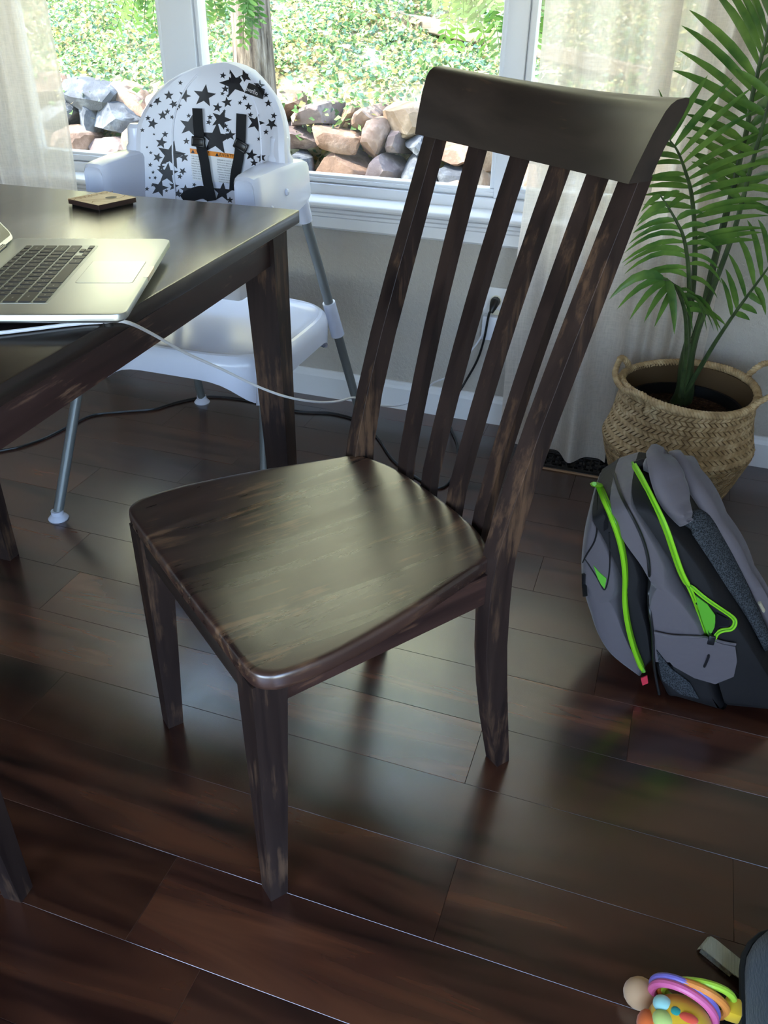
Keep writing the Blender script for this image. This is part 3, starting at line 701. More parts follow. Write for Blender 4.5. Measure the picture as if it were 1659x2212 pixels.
# brand tag
tg = quad_label('brand_tag', [(540, 178), (575, 192), (570, 214), (531, 200)], M_buckle, 0.006, pad)
a = on_pad(534.5, 189.5, 0.0085, True); b = on_pad(567, 204, 0.0085, True); ex = (b-a)/np.linalg.norm(b-a)
ez = on_pad(552, 188, 0.0085, True)-on_pad(552, 206, 0.0085, True); ez = ez-(ez@ex)*ex; ez /= np.linalg.norm(ez); en = np.cross(ex, ez)
if en[1] > 0: en = -en
a = a+en*0.0012
Mx = Matrix(((ex[0], ez[0], en[0], a[0]), (ex[1], ez[1], en[1], a[1]), (ex[2], ez[2], en[2], a[2]), (0, 0, 0, 1)))
part('tag_lettering', text_mb('evenflo', 0.0148, 'LEFT', 2).xf(Mx), M_label, tg, smooth=False, fixn=False)

# ------------------------------------------------------------------ outlet, plug, charger, cables
op = uy(1068, 662, RY1)
zc = 0.365; xc = op[0]+0.004
outlet = thing('wall_outlet', 'white wall outlet plate with cords plugged in, below window', 'outlet', (xc, RY1, zc))
part('plate', MB().box(xc-0.036, xc+0.036, RY1-0.006, RY1, zc-0.058, zc+0.058, 0.003), M_plate, outlet)
for dz in (0.0195, -0.0195):
    part('receptacle', MB().lathe([(0.0165, 0), (0.0165, 0.002), (0.0155, 0.0025)], 0, 0, 24).xf(Matrix.Translation((xc, RY1-0.0055, zc+dz)) @ Matrix.Rotation(PI/2, 4, 'X')), mat('ivory_receptacle', S(222, 214, 190), 0.4), outlet)
pz = zc+0.0195
plug = thing('power_plug', 'black plug and cord running from wall outlet down across floor', 'cord', (xc, RY1-0.008, pz))
part('plug_body', MB().tube([(xc, RY1-0.008, pz), (xc, RY1-0.022, pz), (xc-0.001, RY1-0.034, pz-0.010), (xc-0.004, RY1-0.042, pz-0.024)], [0.014, 0.0135, 0.011, 0.006], 10), M_black, plug)
cpx = [(1056, 680, 2.30), (1045, 735, 2.305), (1030, 780, 2.31), (1005, 825, 2.315), (984, 862, 2.30)]
pts = [(xc-0.004, RY1-0.042, pz-0.022)]+[tuple(uy(*q)) for q in cpx]
for (px, py) in [(972, 905), (976, 930), (988, 960), (987, 1005), (972, 1040), (945, 1054), (905, 1035), (850, 995), (815, 945), (780, 912), (720, 893), (640, 888), (545, 866), (470, 857), (430, 859), (375, 871), (330, 884), (260, 890), (200, 897), (150, 920), (100, 945), (50, 963), (15, 971), (-60, 985)]:
    q = uz(px, py, 0.004); pts.append((q[0], min(q[1], 2.33), 0.004))
part('cord', MB().tube(cr(pts, 6), 0.0035, 8), M_bcable, plug)
cz = zc-0.045
chg = thing('laptop_charger', 'white laptop charger on wall with thin white cable to laptop', 'charger', (xc-0.008, RY1-0.008, cz))
part('charger_body', MB().box(xc-0.030, xc+0.014, RY1-0.034, RY1-0.0085, cz-0.046, cz+0.026, 0.005), M_wcable, chg)
wp = [(-40, 716, 0.83), (60, 703, 0.835), (150, 692, 0.838), (225, 688, 0.845)]
pts = [tuple(uz(px, py, 0.7785)) for px, py in ((-60, 726), (60, 712), (150, 701), (215, 696))]
for px, py, y in ((270, 695, 0.865), (330, 722, 0.98), (400, 762, 1.10), (480, 798, 1.20), (550, 832, 1.29), (615, 856, 1.37), (680, 868, 1.47), (730, 867, 1.56), (765, 859, 1.64), (800, 872, 1.72), (835, 877, 1.83), (870, 874, 1.95), (905, 860, 2.08), (935, 828, 2.19), (970, 812, 2.25), (1000, 778, 2.29), (1030, 742, 2.31)):
    pts.append(tuple(uy(px, py, y)))
pts.append((xc-0.022, RY1-0.030, cz-0.02))
part('cable', MB().tube(cr(pts, 6), 0.0024, 8), M_wcable, chg)

# ------------------------------------------------------------------ floor register
rg = thing('floor_register', 'dark metal floor vent with fretwork grille below the curtain', 'vent', (-0.13, 2.17, 0))
M_vent = mat('dark_bronze_metal', S(26, 22, 20), 0.4, 0.5, 0.5); M_edge = mat('raw_wood_edge', S(150, 116, 84), 0.6)
vx0, vx1, vy0, vy1 = -0.300, 0.010, 2.115, 2.225
part('frame', MB().box(vx0, vx1, vy0, vy0+0.018, 0.0, 0.006, 0.001).box(vx0, vx1, vy1-0.018, vy1, 0.0, 0.006, 0.001).box(vx0, vx0+0.018, vy0+0.018, vy1-0.018, 0, 0.006, 0.001).box(vx1-0.018, vx1, vy0+0.018, vy1-0.018, 0, 0.006, 0.001), M_vent, rg)
part('duct_shade', MB().box(vx0+0.018, vx1-0.018, vy0+0.018, vy1-0.018, 0.0, 0.001), M_bezel_shade, rg)  # black sheet standing in for the shade below the grille
x = vx0+0.018; i = 0; ya, yb2 = vy0+0.018, vy1-0.018
while x < vx1-0.03:
    wv = 0.022
    mb = MB()
    mb.box(x, x+0.004, ya, yb2, 0.001, 0.005)
    yy = ya+0.012
    j = 0
    while yy < yb2-0.01:
        xa = x if (i+j) % 2 == 0 else x+0.009
        mb.box(xa, xa+wv-0.009+0.0, yy, yy+0.004, 0.001, 0.005)
        if (i+j) % 2 == 0: mb.box(xa+wv-0.013, xa+wv-0.009, yy, yy+0.013, 0.001, 0.005)
        yy += 0.0165; j += 1
    part('grille_bar', mb, M_vent, rg, smooth=False); x += wv; i += 1
part('edge_strip', MB().box(vx0, vx1, vy0-0.006, vy0, 0.0, 0.005, 0.001), M_edge, rg)

# ------------------------------------------------------------------ curtains
def curtain(name, label, x0, x1, y, z0, z1, nf, amp, seed, flare=0.0, hem=True):
    rg_ = np.random.default_rng(seed); ph = rg_.uniform(0, 6.28, 6)
    root = thing(name, label, 'curtain', ((x0+x1)/2, y, z0), 0)
    NU, NV = max(60, int(nf*14)), 34
    def fn(u, v):
        z = z0+(z1-z0)*v
        a = amp*(0.75+0.35*math.sin(5*u+ph[0]))*(1.0-0.30*v)
        ph_ = 2*PI*nf*(u+0.012*math.sin(7*u+ph[1])+0.015*(1-v)*math.sin(3.1*u+ph[2]))
        yy = y+a*(math.sin(ph_)+0.25*math.sin(2*ph_+ph[3])) + 0.006*math.sin(9*z+ph[4]+6*u)*(1-v)
        xx = x0+(x1-x0)*u + (u-0.5)*flare*(1-v) + 0.004*math.sin(6*z+ph[5])
        return (xx, yy, z)
    part('panel', MB().grid(fn, NU, NV), M_linen, root, fixn=False, angle=80)
    def fh(u, v):
        p = fn(u, v*0.055); return (p[0], p[1]-0.002, p[2])
    if hem: part('hem', MB().grid(fh, NU, 3), M_linen, root, fixn=False, angle=80)
    def ft(u, v):
        p = fn(u, 0.965+v*0.035); return (p[0], p[1]-0.002, p[2])
    part('heading_tape', MB().grid(ft, NU, 2), M_linen, root, fixn=False, angle=80)
    return root
curtain('curtain', 'cream linen curtain hanging beside the high chair', -2.45, -1.735, 2.245, 0.012, 2.19, 7.5, 0.030, 3)
curtain('curtain', 'cream linen curtain panel falling onto floor vent behind chair', -0.368, -0.080, 2.205, 0.006, 2.19, 2.6, 0.030, 5, 0.02)
curtain('curtain', 'cream linen curtain panel hanging behind the potted palm', -0.115, 0.120, 2.272, 0.010, 2.19, 3.4, 0.020, 9, 0.02)
rod = thing('curtain_rod', 'dark metal curtain rod above the window', 'curtain rod', (-0.9, 2.24, 2.2))
part('rod', MB().tube([(-2.55, 2.24, 2.205), (0.30, 2.24, 2.205)], 0.011, 12), M_vent, rod)
for x in (-2.5, 0.25): part('bracket', MB().box(x-0.01, x+0.01, 2.24, RY1, 2.195, 2.215, 0.002), M_vent, rod)

# ------------------------------------------------------------------ basket, pot, palm
BX, BY = 0.102, 2.052
basket = thing('seagrass_basket', 'woven seagrass belly basket with rope handles holding the palm', 'basket', (BX, BY, 0))
M_sea = mat('seagrass', S(176, 148, 104), 0.65, 0.3)
f = noise(M_sea, coords(M_sea), 38, 4, 0.6); setcol(M_sea, ramp(M_sea, f, [(0.25, S(132, 106, 72)), (0.5, S(176, 148, 106)), (0.75, S(212, 188, 146))]))
M_seain = mat('seagrass_shell', S(92, 72, 48), 0.8, 0.2)
bprof = [(0.118, 0.002), (0.128, 0.012), (0.140, 0.05), (0.157, 0.10), (0.172, 0.145), (0.181, 0.175), (0.184, 0.188), (0.180, 0.200), (0.172, 0.225), (0.165, 0.26), (0.161, 0.295), (0.160, 0.325)]
mb = MB(); mb.lathe([(r-0.004, z) for r, z in bprof]+[(r-0.009, z) for r, z in bprof[::-1][:-1]], BX, BY, 48, cap0=True, cap1=True)
part('basket_shell', mb, M_seain, basket)
def bp(z): return interp(z, [q[1] for q in bprof], [q[0] for q in bprof])
def tilt(x, y, z):  # belly fold sits a little askew
    k = max(0.0, (z-0.10)/0.22); return (x, y, z - k*0.030*((x-BX)/0.17) + 0*k)
mb = MB(); zz = 0.006; row = 0
while zz < 0.320:
    hgt = 0.0115; r0 = bp(zz); ns = 76
    for k in range(ns):
        a0 = 2*PI*(k+0.0)/ns; da = 2*PI/ns; sl = da*0.85*(1 if row % 2 == 0 else -1)
        jit = rng.uniform(-0.0006, 0.0012)
        P4 = []
        for (aa, z_, o) in ((a0+0.04*da, zz, 0.0), (a0+0.94*da, zz, 0.0), (a0+0.94*da+sl, zz+hgt, 0.0), (a0+0.04*da+sl, zz+hgt, 0.0)):
            r_ = bp(z_)-0.002; P4.append((BX+r_*math.cos(aa), BY+r_*math.sin(aa), z_))
        Q4 = []
        for (aa, z_) in ((a0+0.16*da+sl*0.12, zz+hgt*0.10), (a0+0.82*da+sl*0.12, zz+hgt*0.10), (a0+0.82*da+sl*0.88, zz+hgt*0.90), (a0+0.16*da+sl*0.88, zz+hgt*0.90)):
            r_ = bp(z_)+0.0022+jit; Q4.append((BX+r_*math.cos(aa), BY+r_*math.sin(aa), z_))
        mb.add(P4+Q4, [(4, 5, 6, 7), (0, 1, 5, 4), (1, 2, 6, 5), (2, 3, 7, 6), (3, 0, 4, 7)])
    zz += hgt; row += 1
o = part('woven_strands', mb, M_sea, basket, fixn=False, angle=70); o['kind'] = 'stuff'
def rope(pts, r, turns, parent, name):
    C = cr(pts, 10); n = len(C); s_len = np.cumsum([0]+[np.linalg.norm(C[i+1]-C[i]) for i in range(n-1)]); mb = MB()
    for k in range(3):
        q = []
        for i, p in enumerate(C):
            t = C[min(i+1, n-1)]-C[max(i-1, 0)]; t = t/np.linalg.norm(t)
            a = np.array([0, 0, 1.0]); a = a-(a@t)*t; a /= (np.linalg.norm(a)+1e-9); b = np.cross(t, a)
            ph = 2*PI*(s_len[i]*turns+k/3); q.append(p+r*(math.cos(ph)*a+math.sin(ph)*b))
        mb.tube(q, r*0.95, 6)
    return part(name, mb, M_sea, parent, angle=80)
rimz = 0.328
rim = [(BX+0.160*math.cos(t), BY+0.160*math.sin(t), rimz+0.006*math.sin(2*t)) for t in np.linspace(0, 2*PI, 33)]
rope(rim, 0.0055, 42, basket, 'braided_rim')
# right handle stands up and out, left handle flops over the rim
def R3(a, r, z): return (BX+r*math.cos(a), BY+r*math.sin(a), z)
rope([R3(0.62, 0.160, 0.312), R3(0.60, 0.163, 0.335), R3(0.50, 0.185, 0.375), R3(0.20, 0.215, 0.405), R3(-0.05, 0.222, 0.405), R3(-0.35, 0.205, 0.380), R3(-0.46, 0.168, 0.335), R3(-0.48, 0.162, 0.312)], 0.0045, 45, basket, 'rope_handle')
rope([R3(2.75, 0.158, 0.318), R3(2.80, 0.164, 0.345), R3(2.95, 0.176, 0.362), R3(3.35, 0.180, 0.345), R3(3.75, 0.182, 0.338), R3(4.05, 0.172, 0.345), R3(4.15, 0.164, 0.330), R3(4.17, 0.166, 0.300)], 0.0045, 45, basket, 'rope_handle')

palm = thing('potted_palm', 'green potted palm with arching fronds standing in the basket', 'plant', (BX, BY, 0.012))
pot = part('nursery_pot', MB().lathe([(0.105, 0.012), (0.138, 0.262), (0.143, 0.262), (0.143, 0.274), (0.136, 0.274), (0.133, 0.244)], BX, BY+0.008, 40, True, False), M_black, palm)
M_soil = mat('potting_soil', S(58, 44, 34), 0.95, 0.1)
f = noise(M_soil, coords(M_soil), 120, 5, 0.7); setcol(M_soil, ramp(M_soil, f, [(0.35, S(26, 19, 15)), (0.55, S(66, 48, 36)), (0.75, S(120, 96, 72))])); bump(M_soil, f, 0.8, 0.01)
def soilf(u, v):
    a = 2*PI*u; r = 0.1335*v; return (BX+r*math.cos(a), BY+0.008+r*math.sin(a), 0.247+0.010*(1-v*v)+0.003*math.sin(17*a)*v*(1-v)*4)
part('soil', MB().grid(soilf, 36, 8), M_soil, palm)
M_leaf = mat('palm_leaf', S(58, 106, 52), 0.34, 0.5)
f = noise(M_leaf, coords(M_leaf, (6, 6, 6)), 3, 3); lc = ramp(M_leaf, f, [(0.3, S(56, 96, 42)), (0.7, S(112, 146, 66))])
setcol(M_leaf, lc); M_leaf.node_tree.nodes['Principled BSDF'].inputs['Transmission Weight'].default_value = 0.0
def add_translucent(m, colsock_or_col, fac):
    nt = m.node_tree; out = [n for n in nt.nodes if n.type == 'OUTPUT_MATERIAL'][0]; b = nt.nodes['Principled BSDF']
    t = nt.nodes.new('ShaderNodeBsdfTranslucent'); mx = nt.nodes.new('ShaderNodeMixShader'); mx.inputs[0].default_value = fac
    if isinstance(colsock_or_col, tuple): t.inputs[0].default_value = colsock_or_col
    else: nt.links.new(colsock_or_col, t.inputs[0])
    nt.links.new(b.outputs[0], mx.inputs[1]); nt.links.new(t.outputs[0], mx.inputs[2]); nt.links.new(mx.outputs[0], out.inputs[0])
add_translucent(M_leaf, lc, 0.32)
M_stem = mat('palm_stem', S(58, 78, 44), 0.42)
f = noise(M_stem, coords(M_stem, (60, 60, 4)), 1, 3); setcol(M_stem, ramp(M_stem, f, [(0.3, S(44, 58, 36)), (0.7, S(76, 96, 56))]))
def leaflet_mb(p0, p1, w, sag, rtan):
    p0, p1 = np.array(p0), np.array(p1); d = p1-p0; L = np.linalg.norm(d)
    n_ = np.cross(rtan, d); n_ /= (np.linalg.norm(n_)+1e-9)
    if n_[2] < 0: n_ = -n_
    mb = MB(); ks = [0, 0.06, 0.2, 0.4, 0.6, 0.8, 0.93, 1.0]; ws = [0.25, 0.55, 0.95, 1.0, 0.88, 0.58, 0.26, 0.02]
    vsq = []
    for t, wf in zip(ks, ws):
        c = p0+d*t+np.array([0, 0, sag*L*4*t*(1-t)])
        tg = d+np.array([0, 0, sag*L*4*(1-2*t)]); s_ = np.cross(tg, n_); s_ /= (np.linalg.norm(s_)+1e-9)
        nn = np.cross(s_, tg); nn /= (np.linalg.norm(nn)+1e-9)
        if nn[2] < 0: nn = -nn
        vsq += [c-s_*w*wf*0.5+nn*w*wf*0.16, c, c+s_*w*wf*0.5+nn*w*wf*0.16]
    fs = []
    for i in range(len(ks)-1):
        a = i*3; fs += [(a, a+1, a+4, a+3), (a+1, a+2, a+5, a+4)]
    return mb.add(vsq, fs)
def frond(rach, sides, rb, rtip, w, sag):
    P = [uy(px, py, y) for px, py, y in rach]; C = cr(P, 8); n = len(C)
    pyc = np.interp(np.arange(n)/8.0, np.arange(len(rach)), [r[1] for r in rach])
    fr = part('frond', MB().tube(C, list(np.linspace(rb, rtip, n)), 7), M_stem, palm)
    for (keys, cnt, y_off) in sides:
        ks = sorted(keys, key=lambda q: -q[0])
        kv = [q[0] for q in ks]; order = np.argsort(kv); kv2 = np.array(kv)[order]
        tx = np.array([q[1] for q in ks])[order]; ty = np.array([q[2] for q in ks])[order]
        for i in range(cnt):
            q = kv2[0]+(kv2[-1]-kv2[0])*(i+0.5*rng.uniform(-0.3, 0.3))/max(1, cnt-1); q = min(max(q, kv2[0]), kv2[-1])
            i0 = int(np.argmin(np.abs(pyc[n//4:]-q)))+n//4
            p0 = C[i0]; yy = p0[1]+y_off+rng.uniform(-0.025, 0.025)
            p1 = uy(np.interp(q, kv2, tx)+rng.uniform(-4, 4), np.interp(q, kv2, ty)+rng.uniform(-4, 4), min(yy, 2.255))
            rtan = C[min(i0+1, n-1)]-C[max(i0-1, 0)]
            mb = leaflet_mb(p0, p1, w*rng.uniform(0.85, 1.1), sag*rng.uniform(0.6, 1.3), rtan)
            part('leaflet', mb, M_leaf, fr, fixn=False, angle=80)
frond([(1472, 862, 2.10), (1485, 780, 2.09), (1518, 674, 2.08), (1541, 573, 2.06), (1568, 465, 2.04), (1585, 404, 2.03), (1599, 340, 2.02), (1612, 286, 2.0), (1625, 209, 1.98), (1642, 135, 1.96), (1657, 74, 1.94), (1675, -20, 1.92), (1690, -110, 1.90)],
      [([(-40, 1620, -200), (74, 1580, -90), (135, 1545, -30), (162, 1501, 0), (187, 1479, 37), (212, 1471, 76), (236, 1459, 135), (258, 1454, 157), (283, 1478, 228), (320, 1478, 262), (360, 1482, 302), (410, 1492, 352)], 18, 0.04),
       ([(-40, 1760, -120), (74, 1745, 0), (135, 1735, 60), (209, 1725, 130), (283, 1705, 222), (340, 1700, 290), (410, 1690, 365)], 15, -0.10)], 0.010, 0.002, 0.019, 0.05)
frond([(1478, 858, 2.10), (1500, 740, 2.06), (1530, 650, 2.02), (1585, 500, 1.97), (1620, 370, 1.93), (1665, 210, 1.88), (1700, 80, 1.84)],
      [([(210, 1590, 150), (300, 1560, 260), (370, 1545, 330), (430, 1530, 395)], 6, 0.02), ([(210, 1740, 190), (370, 1720, 380), (440, 1690, 470)], 6, -0.05)], 0.009, 0.002, 0.016, 0.04)
frond([(1475, 855, 2.09), (1488, 700, 2.05), (1499, 600, 2.01), (1501, 505, 1.98), (1494, 421, 1.95), (1481, 371, 1.93), (1464, 327, 1.91), (1447, 303, 1.90)],
      [([(304, 1526, 160), (320, 1585, 172), (340, 1622, 190), (357, 1640, 255), (375, 1650, 292), (400, 1668, 332), (441, 1675, 408), (470, 1680, 442), (500, 1660, 478), (545, 1640, 520)], 15, -0.05),
       ([(304, 1426, 192), (320, 1408, 300), (345, 1400, 345), (371, 1393, 380), (410, 1388, 405), (450, 1392, 440)], 9, 0.03)], 0.008, 0.0015, 0.015, 0.05)
frond([(1471, 858, 2.07), (1487, 720, 1.99), (1488, 600, 1.92), (1482, 540, 1.89), (1474, 505, 1.87), (1462, 480, 1.86), (1445, 450, 1.85), (1425, 420, 1.84)],
      [([(600, 1388, 605), (575, 1354, 602), (555, 1350, 580), (530, 1342, 572), (505, 1352, 537), (480, 1365, 502), (450, 1378, 488), (425, 1388, 455)], 11, -0.02),
       ([(600, 1548, 642), (570, 1562, 606), (540, 1552, 562), (505, 1540, 505), (470, 1512, 452), (430, 1470, 410)], 9, -0.02)], 0.006, 0.0015, 0.013, 0.16)
frond([(1470, 856, 2.05), (1482, 760, 1.97), (1480, 680, 1.89), (1464, 628, 1.85), (1446, 608, 1.83), (1432, 603, 1.825)],
      [([(603, 1314, 643), (606, 1324, 662), (612, 1356, 694), (622, 1416, 703)], 5, -0.05),
       ([(606, 1458, 722), (614, 1492, 724), (622, 1512, 724), (634, 1538, 716), (650, 1553, 722), (672, 1566, 702)], 7, -0.03)], 0.006, 0.002, 0.020, 0.22)
frond([(1480, 850, 2.09), (1515, 790, 2.05), (1548, 735, 2.0), (1592, 670, 1.96), (1640, 605, 1.93), (1668, 566, 1.91)],
      [([(690, 1560, 600), (650, 1570, 560), (620, 1590, 500), (600, 1612, 475), (575, 1640, 470)], 6, 0.03), ([(680, 1622, 690), (640, 1643, 662), (600, 1668, 690), (575, 1700, 640)], 6, -0.03)], 0.007, 0.0015, 0.015, 0.10)
tb = uz(1470, 868, 0.255)
part('trunk', MB().tube(cr([(tb[0], tb[1], 0.245), (tb[0]+0.004, tb[1]-0.004, 0.29), tuple(uy(1483, 785, 2.085)), tuple(uy(1492, 735, 2.07))], 4), [0.028, 0.026, 0.025, 0.024, 0.023, 0.0215, 0.020, 0.019, 0.018, 0.017, 0.016, 0.015, 0.014], 12), M_stem, palm)

# ------------------------------------------------------------------ backpack
pack = thing('backpack', 'grey and black backpack with lime green zips slumped on the floor', 'backpack', (0.17, 1.40, 0))
M_gry = mat('grey_nylon', S(90, 84, 88), 0.75, 0.25, sheen=0.2); bump(M_gry, noise(M_gry, coords(M_gry), 14, 3), 0.5, 0.012)
M_blk = mat('black_nylon', S(22, 21, 23), 0.7, 0.3); bump(M_blk, noise(M_blk, coords(M_blk), 16, 3), 0.4, 0.010)
M_lime = mat('lime_zip_tape', S(128, 196, 30), 0.6, 0.3)
M_mesh = mat('black_mesh', S(40, 44, 46), 0.8, 0.2)
vv = N(M_mesh, 'ShaderNodeTexVoronoi'); vv.inputs['Scale'].default_value = 420; LK(M_mesh, coords(M_mesh), vv.inputs['Vector'])
setcol(M_mesh, ramp(M_mesh, vv.outputs['Distance'], [(0.2, S(14, 15, 17)), (0.7, S(62, 66, 70))])); bump(M_mesh, vv.outputs['Distance'], 0.5, 0.002)
M_mint = mat('mint_lining', S(90, 170, 40), 0.7)
YF = 1.285; YB = 1.495
def pk(px, py):
    t = (1550-py)/570.0; y = YF+0.135*max(0, min(1, t))**1.3; p = uy(px, py, y); return (p[0], p[2])
def densify(pts, n=5): return [(p[0], p[1]) for p in cr([(a, b, 0) for a, b in pts], n)]
zip1 = [pk(*q) for q in ((1290, 1046), (1305, 1075), (1325, 1125), (1341, 1180), (1348, 1240), (1347, 1300), (1355, 1360), (1370, 1410), (1390, 1455))]
outl = [pk(*q) for q in ((1288, 1048), (1275, 1090), (1263, 1150), (1257, 1215), (1260, 1270), (1275, 1330), (1295, 1385), (1325, 1430), (1385, 1480))]
pipe = [pk(*q) for q in ((1328, 1018), (1332, 1050), (1352, 1095), (1380, 1145), (1398, 1200), (1402, 1250), (1400, 1300), (1408, 1360), (1412, 1430))]
zip2 = [pk(*q) for q in ((1372, 1003), (1392, 1040), (1420, 1095), (1443, 1145), (1458, 1195), (1478, 1245), (1505, 1300), (1525, 1345), (1542, 1432))]
plow = [pk(*q) for q in ((1411, 1420), (1418, 1465), (1445, 1530))]; zlow = [pk(*q) for q in ((1540, 1420), (1552, 1480), (1572, 1552))]
back_f = [pk(*q) for q in ((1372, 1003), (1392, 1040), (1420, 1095), (1443, 1145), (1458, 1195), (1478, 1245), (1505, 1300), (1525, 1345), (1542, 1432), (1552, 1480), (1572, 1552))]
bck = [pk(*q) for q in ((1400, 1008), (1435, 1045), (1480, 1105), (1525, 1175), (1570, 1250), (1615, 1340), (1655, 1430), (1690, 1500), (1690, 1552))]
def lobe(name, left, right, mt, y0, y1, rnd, parent, bulge=0.012):
    """slab of the bag between two side-profile curves, rounded at both side seams"""
    l = densify(left); r = densify(right)
    k = 30
    def rs(c):
        c = np.array(c); s_ = np.r_[0, np.cumsum(np.linalg.norm(np.diff(c, axis=0), axis=1))]; u = np.linspace(0, s_[-1], k)
        return np.stack([np.interp(u, s_, c[:, 0]), np.interp(u, s_, c[:, 1])], 1)
    l, r = rs(l), rs(r)
    l[:, 1] = np.maximum(l[:, 1], 0.004); r[:, 1] = np.maximum(r[:, 1], 0.004)
    loop = np.vstack([l, r[::-1]]); cen = loop.mean(0)
    mb = MB(); rings = []
    for t in (-1, -0.985, -0.94, -0.86, -0.72, -0.4, 0, 0.4, 0.72, 0.86, 0.94, 0.985, 1):
        ins = rnd*(1-math.sqrt(max(0, 1-abs(t)**4)))
        y = (y0+y1)/2+t*(y1-y0)/2
        mid = (l+r)/2
        q = []
        ll = l+(mid-l)*min(0.97, ins/ (np.linalg.norm(mid-l, axis=1, keepdims=True)+1e-6)) if False else None
        for pt in loop:
            d = cen-pt; dn = np.linalg.norm(d); s_ = min(0.9, ins/dn) if dn > 0 else 0
            pp = pt+d*s_; q.append((pp[0], y, max(pp[1], 0.003)))
        rings.append(q)
    mb.loft(rings); return part(name, mb, mt, parent, angle=50)
pocket = lobe('front_pocket', outl, zip1, M_gry, YF+0.012, YB-0.012, 0.030, pack)
gus = lobe('gusset', zip1, pipe, M_blk, YF+0.004, YB-0.004, 0.022, pack)
main = lobe('main_panel', pipe, zip2, M_gry, YF-0.004, YB, 0.024, pack)
base_ = lobe('base_panel', plow, zlow, M_blk, YF-0.002, YB, 0.020, pack)
bkp = lobe('back_panel', back_f, bck, M_blk, YF, YB, 0.030, pack)
bodies = []
for ob in (pocket, gus, main, base_, bkp):
    off = Vector(pack.location)
    bodies.append(BVHTree.FromPolygons([v_.co+off for v_ in ob.data.vertices], [tuple(p_.vertices) for p_ in ob.data.polygons]))
def on_pack(px, py, off=0.002):
    d = Vector(ray(px, py)).normalized(); best = None
    for b_ in bodies:
        h_ = b_.ray_cast(Vector(C0), d)
        if h_[0] is not None and (best is None or h_[3] < best[1]): best = (h_[0], h_[3], h_[1])
    if best is None:
        return uy(px, py, YF)-np.array(d)*off
    return np.array(best[0]-d*off)
def pack_curve(pxs, off=0.002, n=6):
    P = []
    for q in cr([(a, b, 0) for a, b in pxs], n):
        h_ = on_pack(q[0], q[1], off)
        if h_ is not None: P.append(h_)
    # smooth out depth jumps
    P = np.array(P)
    for _ in range(3):
        P[1:-1] = 0.25*P[:-2]+0.5*P[1:-1]+0.25*P[2:]
    return list(P)
def zipper(name, pxs, w, parent):
    C = pack_curve(pxs, 0.008); rl = [w]*len(C); rl[0] = rl[-1] = w*0.3; rl[1] = rl[-2] = w*0.8
    z = part(name, MB().tube(C, rl, 8, 0.45, upv=(0, -1, 0)), M_lime, parent)
    part('zip_teeth', MB().tube([c+np.array([0.0, -w*0.28, w*0.22]) for c in C], w*0.34, 6), mat('zip_teeth_green', S(84, 150, 24), 0.4), z)
    return z
zipper('zip', [(1284, 1046), (1296, 1052), (1310, 1085), (1328, 1130), (1344, 1185), (1351, 1240), (1350, 1300), (1358, 1355), (1372, 1405), (1391, 1452)], 0.0115, pocket)
zipper('zip', [(1366, 1000), (1384, 1030), (1412, 1085), (1438, 1140), (1455, 1190), (1472, 1238), (1488, 1268)], 0.0085, main)
zipper('zip', [(1488, 1262), (1520, 1290), (1556, 1315), (1582, 1333), (1588, 1345), (1580, 1359), (1560, 1362), (1546, 1372), (1540, 1395)], 0.0040, bkp)
zipper('zip', [(1480, 1250), (1498, 1290), (1512, 1330), (1522, 1360), (1532, 1388)], 0.0040, main)
part('piping', MB().tube(pack_curve([(1326, 1022), (1338, 1062), (1356, 1098), (1382, 1148), (1399, 1200), (1403, 1250), (1401, 1300), (1409, 1360), (1413, 1440), (1424, 1500)], 0.004), 0.0028, 6), M_black, gus)
# open mouth of the main zip
def patch(name, poly, mt, off, parent, thick=0.003):
    D = np.array([np.linalg.norm(on_pack(a, b, 0.0)-C0) for a, b in poly])
    A_ = np.array([[1.0, a, b] for a, b in poly]); co = np.linalg.lstsq(A_, D, rcond=None)[0]; fit = A_@co; fit = fit-max(0.0, float(np.median(fit-D)))-off
    P = [C0+ray(a, b)/np.linalg.norm(ray(a, b))*t_ for (a, b), t_ in zip(poly, fit)]
    c = sum(P)/len(P); n = len(P); mb = MB()
    back = [p+np.array([0, thick, 0]) for p in P]
    mb.add(P+[c]+back, [(i, (i+1) % n, n) for i in range(n)]+[(i, n+1+i, n+1+(i+1) % n, (i+1) % n) for i in range(n)])
    return part(name, mb, mt, parent, angle=50)
patch('lining', [(1500, 1285), (1528, 1306), (1545, 1330), (1545, 1352), (1532, 1378), (1518, 1345)], M_mint, 0.008, bkp)
patch('opening_shade', [(1548, 1325), (1575, 1340), (1574, 1354), (1552, 1358), (1540, 1378), (1544, 1352)], M_bezel_shade, 0.008, bkp)  # flat black patch painted for the shaded inside of the bag
patch('pocket_lining', [(1282, 1222), (1296, 1238), (1310, 1250), (1306, 1272), (1294, 1258)], M_mint, 0.002, pocket)
sp = patch('side_pocket', [(1413, 1368), (1450, 1376), (1490, 1378), (1524, 1378), (1560, 1392), (1588, 1398), (1592, 1430), (1585, 1462), (1545, 1478), (1500, 1465), (1455, 1440), (1420, 1400)], M_gry, 0.010, main, 0.006)
part('pocket_hem', MB().tube(pack_curve([(1413, 1366), (1450, 1374), (1495, 1376), (1530, 1378), (1565, 1388), (1590, 1392)], 0.010), 0.0025, 6), M_gry, sp)
patch('mesh_panel', [(1418, 1405), (1450, 1445), (1490, 1475), (1510, 1510), (1470, 1500), (1430, 1470)], M_mesh, 0.006, base_)
zs_ = on_pack(1537, 1382, 0.010)
part('zip_slider', MB().box(zs_[0]-0.006, zs_[0]+0.006, zs_[1]-0.004, zs_[1]+0.004, zs_[2]-0.010, zs_[2]+0.010, 0.002), M_buckle, main)
